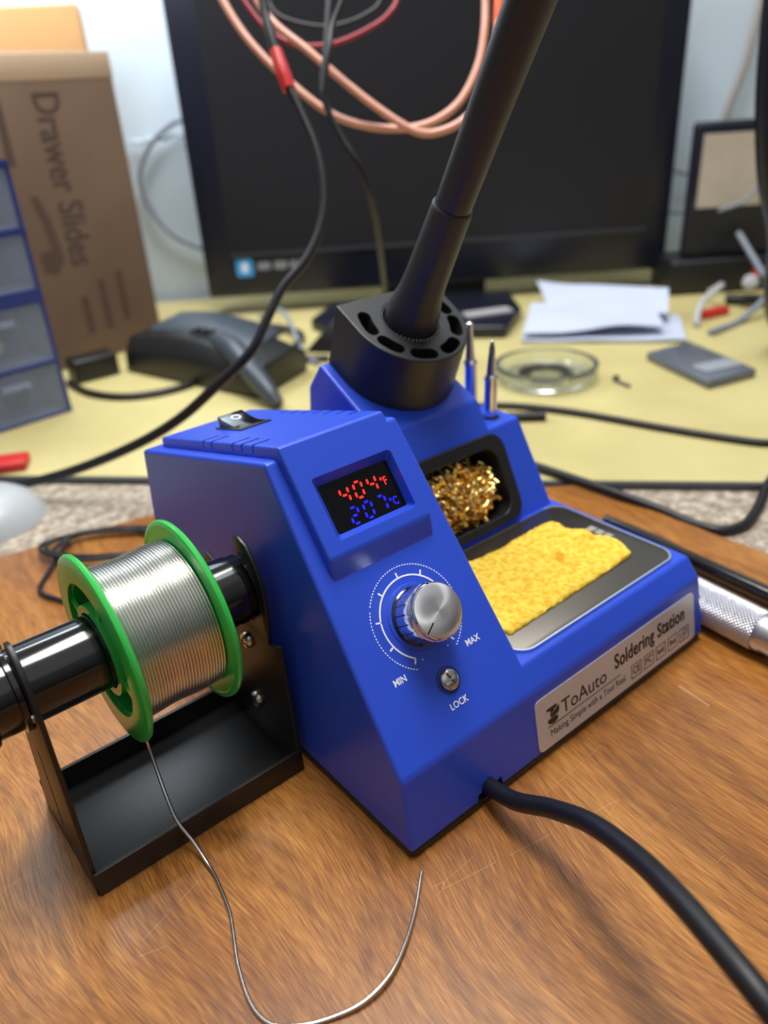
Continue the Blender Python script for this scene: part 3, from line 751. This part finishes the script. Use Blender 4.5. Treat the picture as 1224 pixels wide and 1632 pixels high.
while xx < 29.2:
    for k in range(7):
        a = math.pi*(k+.5)/7; pr.append((24.6+.52*math.sin(a)+.25*math.sin(xx*.35), xx+.5-.5*math.cos(a)))
    xx += 1.0
pr.append((22.6, xx)); mb.lathe(pr, FC, 110, closed=True)
wd = mb.build('solder_winding', M['solder'], Sp, smooth=60); wd['label'] = 'closely wound silver solder wire'
mb = MB(); mb.tube([(-49.5, 74, 45), (-50, 72.8, 38), (-50.0, 72, 31.5), (-50.5, 68, 24), (-51.5, 61, 16.5), (-51.6, 56, 10.6), (-50.0, 50, 5.0), (-49.6, 43.5, 1.6), (-50.0, 36.3, .7), (-52.3, 24.2, .6), (-55.3, 16.2, .6), (-59.0, 7.1, .6), (-61.7, -4.3, .6), (-60.4, -12.3, .6), (-54.5, -17.9, .6), (-47.2, -21.8, .8), (-38.8, -24.5, 1.5), (-29.6, -24.0, 2), (-20.4, -19.9, 1.5), (-10.4, -13.2, .8), (-0.6, -5.0, 0.8)], .62, 12, True, 8)
o = mb.build('loose_solder', M['solder'], Sp); o['label'] = 'loose end of solder wire curling over the table'

# ================================================================== cables and things on the benches
def cable(name, pts, r, m, label, cat, group=None, base=None):
    mb = MB(); mb.tube(pts, r, 14, True, 7); o = mb.build(name, m, loc=base or pts[len(pts)//2]); return tag(o, label, cat, group)
cable('black_cable', [(266, 273.2, 2.5), (302.2, 250.3, 2.5), (326.8, 205.8, 2.5), (345.1, 140.7, 2.5), (357.2, 102.4, 2.5), (368.2, 77.2, 2.5), (386, 66, 2.5), (430, 60, 2.5), (520, 50, 2.5)], 2.4, M['rubber'], 'black cable running straight over the yellow desktop in front of the glass dish', 'cable')
cable('black_cable', [(232, 205, 3), (239.9, 185.8, 3), (242.1, 156.3, 3), (244.0, 129.0, 3), (245.5, 102.4, 3), (250.0, 77.9, .5), (253.2, 59.1, -2.4), (256.3, 44.5, -2.4), (270.4, 38.7, -2.4), (293.6, 43.2, -2.4), (321.6, 52.0, -.4), (345.2, 52, 2.9), (366, 36, 2.9), (430, 0, 2.9), (520, -50, 2.9)], 2.7, M['rubber'], 'black cable looping along the right edge of the wooden board onto the speckled strip', 'cable')
cable('test_lead', [(-60, 431, 3.5), (-35.1, 407.5, 3.5), (-12, 380, 4.0), (18.0, 344.2, 15.9), (47.2, 306.1, 35.0), (68.9, 280.2, 53.2), (85.9, 259.6, 73.7), (103.6, 246.8, 91.8), (115.1, 245.4, 106.9), (127.6, 245.7, 121.5), (142.7, 242.8, 134.3), (154.7, 243.6, 148.9), (163.0, 248.4, 165.4), (168.1, 259.0, 186.7), (168.6, 272.4, 206.8), (168.2, 284.4, 223.9), (170.2, 295.5, 242.4), (173.3, 305.7, 260.8), (177.0, 315.4, 290), (180, 322, 340)],
      [3, 3, 3, 3, 3, 3, 3, 2.9, 2.6, 2.5, 2.5, 2.4, 2.3, 2.2, 2.2, 2.9, 2.9, 2.2, 2.2, 2.2], M['rubber'], 'long black lead hanging in front of the monitor and sweeping down left onto the desktop', 'cable')
cable('test_lead', [(245, 331, 320), (238.5, 327.5, 282.3), (229.9, 320.7, 262.6), (218.2, 311.8, 236.4), (209.3, 305.8, 213.4), (210.3, 294.9, 192.2), (216.3, 283.4, 171.7), (227.5, 287.5, 148.3), (247.2, 307.8, 116.2), (277.5, 342.8, 75.5), (300, 370, 30), (320, 400, 3)], 2.1, M['rubber'], 'black lead hanging straight down behind the iron holder in front of the monitor', 'cable')
cable('thin_lead', [(248, 322, 310), (238.7, 315.0, 274.6), (232.1, 311.2, 261.7), (222.7, 309.7, 249.0), (213.8, 302.8, 236.2), (205, 300, 215)], 1.5, M['rubber'], 'short black strand joining the middle hanging lead at the top', 'cable')
g = 'copper coloured hanging cable loops'
la = [(212, 440, 330), (211.4, 428.4, 294.2), (210.9, 413.4, 271.7), (214.8, 394.3, 248.2), (224.2, 371.7, 225.7), (236.3, 348.9, 206.0), (248.7, 332.3, 195.7), (266.5, 315.1, 190.6), (286.7, 300.2, 191.7), (307.4, 291.7, 202.5), (324.8, 291.4, 221.8), (337.2, 296.6, 243.4), (349.3, 307.2, 272.5), (358, 315, 320)]
cable('copper_cable', la, 2.5, M['copper'], 'outer pinkish copper cable loop, starting at the top left and held by the red tape', 'cable', g)
lb = [(215, 400, 310), (221.8, 394.1, 276.7), (225.1, 377.5, 256.2), (236.1, 357.2, 238.8), (249.7, 330.9, 215.7), (262.2, 309.2, 198.2), (272.8, 294.2, 188.2), (283.8, 285.1, 187.4), (299.2, 277.5, 193.6), (314.8, 274.7, 207.1), (327.9, 279.1, 228.2), (340.2, 286.6, 253.0), (349.2, 294.2, 274.4), (356, 300, 320)]
cable('copper_cable', lb, 2.5, M['copper'], 'inner pinkish copper cable loop, passing behind the black leads and wrapped in orange tape', 'cable', g)
cable('wire_loop', [(246, 420, 300), (247.7, 416.6, 275.9), (247.9, 407.9, 263.4), (258.8, 394.6, 256.3), (274.9, 380.4, 253.6), (294.0, 369.2, 258.7), (308.4, 365.3, 269.3), (315.4, 366.2, 300)], 1.6, M['rubber'], 'thin dark grey wire loop at the top, above the red wire', 'wire')
cable('wire_loop', [(226, 430, 310), (227.8, 422.8, 283.5), (228.5, 411.7, 268.1), (234.1, 396.7, 252.4), (245.6, 381.4, 243.1), (263.8, 367.0, 242.5), (283.0, 356.4, 248.7), (300.2, 349.6, 258.1), (311.8, 351.0, 273.2), (316, 352, 310)], 1.7, M['redwire'], 'thin dark red wire loop hanging near the top of the photo', 'wire')
mb = MB(); mb.tube([(168.5, 281, 217), (168.6, 285.0, 224.5), (169.8, 292, 236)], [4.8, 5.2, 4.4], 10, True, 3, .8); o = mb.build('tape_wrap', M['redc'], loc=(168, 285, 224)); tag(o, 'red tape wrapped around the hanging black lead', 'tape')
mb = MB(); mb.tube([(338.2, 285.2, 247), (341, 287.2, 254.5), (345.4, 291, 265)], 3.3, 12, True, 3); o = mb.build('tape_wrap', M['orange'], loc=(341, 287, 254)); tag(o, 'orange tape wrapped around the copper cable beside the iron handle', 'tape')

# black stick and knurled handle to the right of the station
mb = MB(); mb.tube([(215.7, 88, 4.2), (213.3, 57.1, 4.2), (210.2, 34.0, 4.2), (207.8, -6.2, 4.2), (203.6, -44.4, 4.2)], [2.2, 3.6, 4.0, 4.1, 4.1], 16, True, 4, .9); o = mb.build('black_rod', M['gloss_black'], loc=(210, 34, 0)); tag(o, 'slim black rod lying on the wooden board beside the silver knurled handle', 'tool')
Kn = empty('knurled_tool', (175, -5, 0), 'silver tool handle with a knurled grip lying to the right of the station', 'tool handle')
ka = V((178.5, 30, 9.2)); kz = (V((172.6, -43, 9.2))-ka).normalized(); kx = kz.orthogonal().normalized(); KF = frame(ka, kx, kz.cross(kx), kz)
mb = MB(); n_ = 240; rings = []
for j in range(0, 201):
    h = j*.25
    rr_ = []
    for i in range(n_):
        a = 2*math.pi*i/n_
        r_ = 8.2+.45*(abs(math.sin(a*17+h*1.9))+abs(math.sin(a*17-h*1.9)))
        rr_.append(mb.b.verts.new(KF @ V((r_*math.cos(a), r_*math.sin(a), h))))
    rings.append(rr_)
for a, c in zip(rings[:-1], rings[1:]):
    for i in range(n_): mb.b.faces.new((a[i], a[(i+1) % n_], c[(i+1) % n_], c[i]))
mb.b.faces.new(rings[0]); mb.b.faces.new(rings[-1]); bmesh.ops.recalc_face_normals(mb.b, faces=mb.b.faces)
mb.build('knurled_grip', M['knurl'], Kn, smooth=50)
mb = MB(); mb.lathe([(0, 49.5), (8.3, 49.5), (8.6, 50.5), (8.6, 53), (8.0, 54), (8.0, 110), (0, 112)], KF, 48); mb.build('smooth_shaft', M['knurl'], Kn)

# thin black cable coil behind the spool
mb = MB(); pts = []
for k in range(52):
    a = k*.42; r1 = 27+3*math.sin(k*.7); q = RF(-152+r1*1.25*math.cos(a)+2*math.sin(k), 376+r1*.62*math.sin(a), 1.9+1.2*(k % 14)/4)
    pts.append(q)
pts += [RF(-178, 352, 2), RF(-176, 335, 1.9), RF(-160, 325, 1.9)]
mb.tube(pts, 1.15, 8, True, 3); o = mb.build('coiled_cable', M['rubber'], loc=RF(-152, 376, 0)); tag(o, 'small coil of thin black cable on the wooden board behind the spool', 'cable')
# translucent white dome and red packet at the left edge
mb = MB(); q = RF(-243, 430, -5)
mb.lathe([(0, 20), (10, 19.6), (20, 17), (28, 11.5), (33, 4), (34.5, .3), (32.5, .3), (31, 4), (26, 10.5), (19, 15.5), (10, 18), (0, 18.4)], Matrix.Translation(q), 40); o = mb.build('plastic_lid', M['cup'], loc=q); tag(o, 'cloudy white domed plastic lid at the left edge on the speckled strip', 'lid')
Rp = RF(-262, 497, 0); fr = frame(Rp, RF(1, .2, 0)-RF(0, 0, 0), RF(-.2, 1, 0)-RF(0, 0, 0))
mb = MB(); mb.box((-26, -10, .2), (20, 10, 7), fr); mb.bevel(2, 3); o = mb.build('red_packet', M['redc'], loc=Rp); tag(o, 'small red packet on the yellow desktop at the left edge', 'packet')
# black stub
mb = MB(); mb.tube([RF(92, 522, 3.4), RF(119, 519, 3.4)], 3.3, 14, False); o = mb.build('black_tube', M['rubber'], loc=RF(105, 520, 0)); tag(o, 'short black tube on the yellow desktop behind the spare tips', 'tube')
# glass dish
q = RF(137, 604, 0)
mb = MB(); mb.lathe([(0, .3), (34, .3), (38, 3), (41, 11), (41, 14), (36, 14), (34, 9), (30, 4.5), (0, 4)], Matrix.Translation(q), 56); o = mb.build('glass_dish', M['clear'], loc=q); tag(o, 'round clear glass dish on the yellow desktop', 'dish')
mb = MB(); mb.lathe([(14, 4.6), (22, 4.6), (22, 6.2), (14, 6.2)], Matrix.Translation(q), 40, closed=True); o = mb.build('metal_ring', M['steel'], loc=q); tag(o, 'dull metal ring inside the round glass dish', 'ring')
# small screw
mb = MB(); mb.tube([RF(189, 586, 1.6), RF(195, 572, 1.6)], 1.5, 10, False); mb.lathe([(0, 0), (3, 0), (3, 1.2), (0, 1.8)], frame(RF(189, 588, 3), RF(1, 0, 0)-RF(0, 0, 0), (0, 0, 1)), 14); o = mb.build('loose_screw', M['steel'], loc=RF(192, 580, 0)); tag(o, 'tiny dark screw lying alone on the yellow desktop', 'screw')
# flat grey device
pf = [RF(228, 635), RF(273, 659), RF(295, 577), RF(250, 557)]
Ph = empty('flat_device', RF(262, 607, 0), 'flat dark grey phone-like device on the yellow desktop', 'device')
mb = MB(); mb.prism([(p.x, p.y) for p in pf], 2, .3, 7.0); mb.bevel(1.6, 3, 40); mb.build('body', M['phone'], Ph)
dfr = frame(RF(268, 590, 7.0), RF(.93, .35, 0)-RF(0, 0, 0), RF(-.35, .93, 0)-RF(0, 0, 0))
mb = MB(); mb.prism(rrect(-17, -9, 19, 9, 4), 2, -.2, .7, dfr); mb.build('raised_panel', mat('pale_grey_panel', (150, 156, 166), .25), Ph)
# folded white paper stack
Pp = empty('folded_paper', RF(215, 745, 0), 'folded white papers lying on the yellow desktop below the monitor', 'paper')
def sheet(c4, z0, amp, seed, th=1.2):
    mb = MB(); n = 16; a, b_, c, d = [V(p) for p in c4]; gg = []
    for lay in (0, 1):
        G = []
        for i in range(n+1):
            row = []
            for j in range(n+1):
                u, v_ = i/n, j/n
                p = (a*(1-u)+b_*u)*(1-v_)+(d*(1-u)+c*u)*v_
                z = p.z+z0+amp*noise.noise(V((u*2.2, v_*2.2, seed)))+(0 if lay else th)
                row.append(mb.b.verts.new(V((p.x, p.y, z))))
            G.append(row)
        gg.append(G)
        for i in range(n):
            for j in range(n): mb.b.faces.new((G[i][j], G[i+1][j], G[i+1][j+1], G[i][j+1]))
    A, B = gg
    for i in range(n):
        mb.b.faces.new((A[i][0], A[i+1][0], B[i+1][0], B[i][0])); mb.b.faces.new((A[i][n], A[i+1][n], B[i+1][n], B[i][n]))
        mb.b.faces.new((A[0][i], A[0][i+1], B[0][i+1], B[0][i])); mb.b.faces.new((A[n][i], A[n][i+1], B[n][i+1], B[n][i]))
    bmesh.ops.recalc_face_normals(mb.b, faces=mb.b.faces); return mb
sheet([RF(136, 705), RF(277, 675), RF(300, 760), RF(160, 778)], 2, 4, 1, 2).build('sheet', M['paper'], Pp, smooth=60)
sheet([V(RF(138, 708, 8)), V(RF(262, 690, 12)), V(RF(268, 770, 20)), V(RF(160, 782, 16))], 0, 4, 4, 1.2).build('sheet', M['paper'], Pp, smooth=60)
sheet([V(RF(175, 770, 14)), V(RF(275, 720, 14)), V(RF(290, 765, 26)), V(RF(178, 845, 24))], 0, 3, 8, 1.2).build('sheet', M['paper'], Pp, smooth=60)

# ------------------------------------------------------------------ monitor
Mo = empty('monitor', RF(75, 880, 0), 'large black flat monitor standing against the pale wall', 'monitor')
fm = frame(RF(0, 880, 0), RF(1, 0, 0)-RF(0, 0, 0), (0, 0, 1))    # local x right, y up, z towards the camera
mb = MB(); mb.box((-176, 21, -40), (326, 345, 0), fm); mb.bevel(3, 3); mb.build('casing', M['tv'], Mo)
mb = MB(); mb.box((-146, 66, -1), (300, 322, .6), fm); mb.build('screen', M['tvscreen'], Mo)
mb = MB(); mb.box((-146, 63, -.5), (300, 66.5, 3), fm); mb.build('screen_edge_highlight', M['tvline'], Mo)  # highlight along the screen's lower edge, made as a paler strip
mb = MB(); mb.prism(rrect(-142, 42, -124, 61, 3), 2, -.5, .8, fm); o = mb.build('sticker', M['sticker'], Mo); o['label'] = 'small blue sticker with a white mark'
mb = MB(); mb.prism([(-135, 46), (-131, 46), (-131, 50), (-128, 51.5), (-131, 53), (-131, 57), (-135, 57), (-135, 53), (-138, 51.5), (-135, 50)], 2, .7, 1.1, fm)
mb.build('sticker_mark', M['white_print'], Mo)
mb = MB()
for x, w_ in ((-119, 14), (-101, 14), (-84, 7), (-75, 8)): mb.prism(rrect(x, 48, x+w_, 56, 2), 2, -.5, .8, fm)
mb.build('bezel_print', mat('worn_white_print', (128, 132, 140), .6), Mo)
mb = MB(); mb.box((20, 6, -26), (130, 60, -10), fm); mb.build('stand_neck', M['tv'], Mo)
mb = MB(); bpts = [(-30, 756), (125, 724), (152, 790), (152, 868), (-40, 868), (-62, 800)]
mb.prism([(RF(a, b_).x, RF(a, b_).y) for a, b_ in bpts], 2, .3, 12); mb.bevel(3, 3, 30); mb.build('stand_base', M['tv'], Mo)
mb = MB(); fr = frame(RF(115, 772, 12.4), RF(.97, .25, 0)-RF(0, 0, 0), RF(-.25, .97, 0)-RF(0, 0, 0)); mb.box((-24, -9, 0), (24, 9, 2), fr); o = mb.build('paper_strip', mat('grey_paper', (160, 158, 160), .6), loc=RF(115, 772, 12.4)); tag(o, 'small grey paper strip on the monitor base', 'paper strip')
Wg = empty('black_wedge', RF(-28, 700, 0), 'black wedge-shaped block on the desktop left of the iron holder', 'block')
mb = MB(); mb.prism([(RF(a, b_).x, RF(a, b_).y) for a, b_ in ((-66, 722), (6, 700), (16, 730), (-30, 744))], 2, .3, 30,
                    hipts=[(RF(a, b_).x, RF(a, b_).y) for a, b_ in ((-34, 726), (6, 704), (14, 727), (-28, 741))]); mb.bevel(2, 2, 30); mb.build('wedge_body', M['black'], Wg)

# ------------------------------------------------------------------ cartons
def carton(name, c0, ang, wid, dep, hgt, m, label):
    """c0 = lower right front corner (s, f); the face runs left at ang"""
    o0 = RF(*c0); dx = RF(math.cos(R_(ang)), math.sin(R_(ang)))-RF(0, 0); fr = frame(o0, -dx, (0, 0, 1))   # x to the right along the face, z outwards
    E = empty(name, o0, label, 'cardboard box')
    mb = MB(); mb.box((-wid, .4, -dep), (0, hgt, 0), fr); mb.bevel(2.2, 3); mb.build('box_body', m, E)
    return E, fr
Ca, fc = carton('cardboard_box', (-214, 802), 180+48.5, 190, 85, 256, M['cardboard'], 'brown cardboard box printed Drawer Slides standing behind the blue drawer cabinet')
ft = lambda x, y: fc @ Matrix.Translation((x, y, .1)) @ Matrix.Rotation(R_(-90), 4, 'Z')
mb = MB(); mb.text('Drawer Slides', 34, ft(-70, 158), .15, .45, .73); mb.build('box_print', M['ink'], Ca, smooth=0)
mb = MB()
for x, y0, y1, h in ((-112, 175, 232, 7),): mb.box((x-h/2, y0, 0), (x+h/2, y1, .25), fc)
for x, y0, y1 in ((-76, 26, 60), (-56, 26, 72), (-36, 30, 76)):
    mb.box((x-3.5, y0, 0), (x+3.5, y1, .25), fc)
mb.prism([(-108, 88), (-96, 84), (-86, 96), (-90, 128), (-97, 150), (-104, 150), (-98, 124), (-96, 106), (-108, 104)], 2, 0, .25, fc)
mb.build('small_print', M['ink2'], Ca, smooth=0)
mb = MB(); mb.box((-190.4, 236, -85.4), (.4, 256.6, .5), fc); mb.bevel(1.2, 2); mb.build('packing_tape', M['tape'], Ca)
Cb, fc2 = carton('cardboard_box', (-257, 888), 180+14, 150, 60, 301, M['cardboard2'], 'tan cardboard box, coloured as lit brighter, rising behind the printed one at the top left corner')

# ------------------------------------------------------------------ drawer cabinet
cb0 = RF(-246, 606); dx = RF(math.cos(R_(223)), math.sin(R_(223)))-RF(0, 0); fcb = frame(cb0, -dx, (0, 0, 1))
Cab = empty('drawer_cabinet', cb0, 'small parts cabinet with blue frame and cloudy drawers at the left edge', 'cabinet')
W_, H_, D_ = 150, 186, 44
rows = [(2, 41), (44, 88), (98, 137), (141, 181)]
mb = MB()
mb.box((-W_, .3, -D_), (0, H_, -D_+3), fcb)
for x in (-W_, -76.5, -3): mb.box((x, .3, -D_), (x+3, H_, 0), fcb)
for y0, y1 in ((.3, 2), (41, 44), (88, 98), (137, 141), (181, 186)): mb.box((-W_, y0, -D_), (0, y1, 1.0), fcb)
mb.build('cabinet_frame', M['navy'], Cab)
for (y0, y1) in rows:
    for x0 in (-W_+3.4, -73.1):
        x1 = x0+69.6
        mb = MB(); mb.box((x0, y0+.4, -2), (x1, y1-.4, .8), fcb); mb.box((x0, y0+.4, -38), (x1, y0+2, -2), fcb)
        mb.box((x0, y0+.4, -38), (x0+1.5, y1-6, -2), fcb); mb.box((x1-1.5, y0+.4, -38), (x1, y1-6, -2), fcb)
        d_ = mb.build('drawer', M['drawer'], Cab)
        mb = MB(); mb.box((x0+24, y1-12, .8), (x1-24, y1-8, 6), fcb); mb.bevel(.8, 2); mb.build('drawer_pull', M['drawer'], d_)
def blob(name, c, r, m, label, cat, sz=(1, 1, 1)):
    mb = MB(); bmesh.ops.create_icosphere(mb.b, subdivisions=3, radius=r)
    for v_ in mb.b.verts: v_.co = v_.co*(1+.18*noise.noise(v_.co*.08)); v_.co = V((v_.co.x*sz[0], v_.co.y*sz[1], v_.co.z*sz[2]))
    bmesh.ops.transform(mb.b, matrix=fcb @ Matrix.Translation(c), verts=mb.b.verts)
    o = mb.build(name, m, loc=fcb @ V(c)); tag(o, label, cat)
blob('wrapped_part', (-34, 154, -18), 13, M['paper'], 'pale wrapped part seen through the top drawer of the cabinet', 'part')
blob('round_part', (-38, 111, -18), 12, M['beige'], 'beige round part seen through the second drawer from the top', 'part')
blob('pale_part', (-52, 60, -18), 13, M['beige'], 'pale part seen through the third drawer from the top', 'part', (1.6, .9, 1))
mb = MB(); mb.lathe([(12, -3), (16, -3), (16, 3), (12, 3)], fcb @ Matrix.Translation((-36, 21, -14)), 30, closed=True); o = mb.build('dark_ring', M['navy'], loc=fcb @ V((-36, 21, -14))); tag(o, 'dark blue ring seen through the bottom drawer', 'ring')

# ------------------------------------------------------------------ black curved device left behind the station
Dv = empty('desk_charger', RF(-150, 660, 0), 'black curved plastic charger, its lit top and arm coloured blue-grey, on the yellow desktop in front of the cardboard box', 'charger')
def loft(mb, secs):
    rings = [[mb.b.verts.new(V(p)) for p in s_] for s_ in secs]
    n = len(rings[0])
    for a, c in zip(rings[:-1], rings[1:]):
        for i in range(n): mb.b.faces.new((a[i], a[(i+1) % n], c[(i+1) % n], c[i]))
    mb.b.faces.new(rings[0]); mb.b.faces.new(rings[-1]); bmesh.ops.recalc_face_normals(mb.b, faces=mb.b.faces)
mb = MB(); secs = []
for k in range(11):
    t = k/10; s_ = -226+132*t; f_ = 700-100*t; h = 30+10*math.sin(t*math.pi)-4*t; dd = 88-20*t
    secs.append([RF(s_, f_, .5), RF(s_+2, f_-1, h*.6), RF(s_+6, f_+8, h), RF(s_+30, f_+dd*.7, h+2), RF(s_+36, f_+dd, h*.7), RF(s_+36, f_+dd, .5)])
loft(mb, secs); mb.bevel(2, 2, 30); mb.build('charger_body', M['black'], Dv, smooth=50)
mb = MB(); secs = []
for k in range(9):
    t = k/8; s_ = -205+100*t; f_ = 697-74*t; h = 31+10*math.sin((.15+t*.75)*math.pi)-3*t
    secs.append([RF(s_+6, f_+10, h-1), RF(s_+8, f_+14, h+2.2), RF(s_+26, f_+50, h+4.5), RF(s_+30, f_+56, h+1)])
loft(mb, secs); mb.build('charger_top', M['lit_black'], Dv, smooth=50)
mb = MB(); mb.tube([RF(-128, 652, 36), RF(-112, 628, 33), RF(-97, 604, 23), RF(-84, 586, 12), RF(-76, 577, 4)], [9, 10, 9, 7.5, 5], 16, True, 5); mb.build('charger_arm', M['lit_black'], Dv, smooth=60)
mb = MB()
for k in range(3):
    c = RF(-150+k*7, 668-k*5, 41.5); fr = frame(c, RF(.5, 1, 0)-RF(0, 0, 0), RF(-1, .5, 0)-RF(0, 0, 0)); mb.box((-7, -1.2, -1), (7, 1.2, 1.8), fr)
mb.build('vent_slots', M['void'], Dv)
Bk = RF(-226, 690, .3); fr = frame(Bk, RF(.8, .6, 0)-RF(0, 0, 0), RF(-.6, .8, 0)-RF(0, 0, 0))
mb = MB(); mb.box((-40, 6, 0), (0, 30, 20), fr); mb.bevel(2.5, 3); o = mb.build('power_brick', M['black'], loc=Bk); tag(o, 'small black power brick between the cardboard box and the charger', 'power brick')
cable('desk_cable', [RF(-268, 668, 3), RF(-238, 636, 3), RF(-200, 622, 3), RF(-160, 640, 3), RF(-140, 690, 3)], 3, M['rubber'], 'black cable curling in front of the charger beside the drawer cabinet', 'cable')
cable('desk_cable', [RF(-190, 830, 4), RF(-150, 812, 5), RF(-100, 800, 6), RF(-70, 770, 4), RF(-75, 700, 4), RF(-40, 690, 3)], 3, M['rubber'], 'black cable running behind the charger towards the monitor', 'cable')
cable('desk_cable', [RF(-120, 850, 4), RF(-90, 800, 22), RF(-70, 740, 4), RF(-62, 700, 3), RF(-50, 680, 3)], 2.2, M['pvc'], 'grey cable rising and falling between charger and monitor', 'cable')

# ------------------------------------------------------------------ wall wires, small framed box, clutter on the right
cable('wall_wire', [RF(-186, 972, 196), RF(-206, 974, 192), RF(-236, 974, 170), RF(-252, 974, 138), RF(-245, 974, 104), RF(-225, 974, 76), RF(-190, 974, 57), RF(-160, 974, 50)], 3.0, M['pvc'], 'grey wire curving against the wall left of the monitor', 'wire')
cable('wall_wire', [RF(440, 970, 330), RF(432, 970, 276), RF(424, 970, 215), RF(412, 972, 165), RF(408, 974, 120)], 4.5, M['taupe'], 'taupe wire hanging on the wall right of the monitor', 'wire')
cable('wall_wire', [RF(330, 968, 118), RF(352, 970, 112), RF(380, 970, 104), RF(400, 968, 100)], 1.8, M['pvc'], 'upper thin dark wire crossing the wall between monitor and framed box', 'wire')
cable('wall_wire', [RF(330, 968, 72), RF(350, 970, 66), RF(378, 970, 64), RF(400, 968, 70)], 1.8, M['pvc'], 'lower thin dark wire crossing the wall between monitor and framed box', 'wire')
Fx = empty('framed_box', RF(390, 850, 0), 'black box with a beige front panel at the right edge of the photo', 'box')
fx = frame(RF(0, 850, 0), RF(1, 0, 0)-RF(0, 0, 0), (0, 0, 1))
mb = MB(); mb.box((333, 36, -14), (470, 166, 0), fx); mb.bevel(4, 3); mb.build('box_case', M['tv'], Fx)
mb = MB(); mb.box((341, 86, -1), (452, 155, 1), fx); mb.build('front_panel', M['film'], Fx)
cable('thin_wire', [RF(452, 838, 170), RF(428, 838, 150), RF(400, 838, 110), RF(385, 838, 92), RF(360, 838, 84)], 1.8, M['pvc'], 'thin grey wire crossing diagonally in front of the beige panel', 'wire')
Pw = empty('power_adapter', RF(390, 835, 0), 'black power adapter block under the framed box at the right', 'adapter')
mb = MB(); mb.box((318, .4, -50), (480, 36, 12), fx); mb.bevel(4, 3); mb.build('adapter_body', M['black'], Pw)
mb = MB(); mb.box((404, 16, 12), (430, 22, 13), fx); mb.build('red_mark', M['redc'], Pw)
cable('white_cable', [RF(346, 800, 12), RF(346, 775, 24), RF(318, 748, 16), RF(306, 728, 6), RF(302, 716, 3.2)], 3, M['cup'], 'white cable with a bulb-shaped plug beside the folded paper', 'cable')
mb = MB(); mb.lathe([(0, -8), (6, -5), (8, 0), (6, 6), (0, 8)], Matrix.Translation(RF(372, 770, 26)), 20); o = mb.build('white_plug', M['cup'], loc=RF(372, 770, 18)); tag(o, 'small white round plug above the red clip at the right', 'plug')
fr = frame(RF(332, 752, 3), RF(.9, .4, 0)-RF(0, 0, 0), RF(-.4, .9, 0)-RF(0, 0, 0)); mb = MB(); mb.box((-16, -5, -2.6), (16, 5, 5), fr); mb.bevel(1.5, 2); o = mb.build('red_clip', M['redc'], loc=RF(332, 752, 0)); tag(o, 'red clip on the desktop beside the folded white papers', 'clip')
cable('dark_cable', [RF(360, 792, 6), RF(392, 772, 8), RF(430, 760, 10), RF(470, 760, 6)], 5, M['rubber'], 'thick dark cable heaped on the desktop at the right edge', 'cable')
cable('dark_cable', [RF(304, 690, 3.2), RF(345, 722, 3.5), RF(384, 752, 22), RF(392, 800, 34), RF(386, 842, 60)], 3, M['pvc'], 'thin dark cable rising from the folded paper to the framed box', 'cable')
cable('hanging_hose', [RF(274, 600, 360), RF(275, 600, 300), RF(276, 600, 250), RF(281, 600, 190), RF(292, 602, 140), RF(308, 606, 100), RF(316, 615, 60), RF(338, 640, 24), RF(372, 665, 8), RF(440, 690, 8), RF(560, 700, 8)], 7.5, M['tv'], 'thick dark navy hose hanging at the right edge of the photo', 'hose')
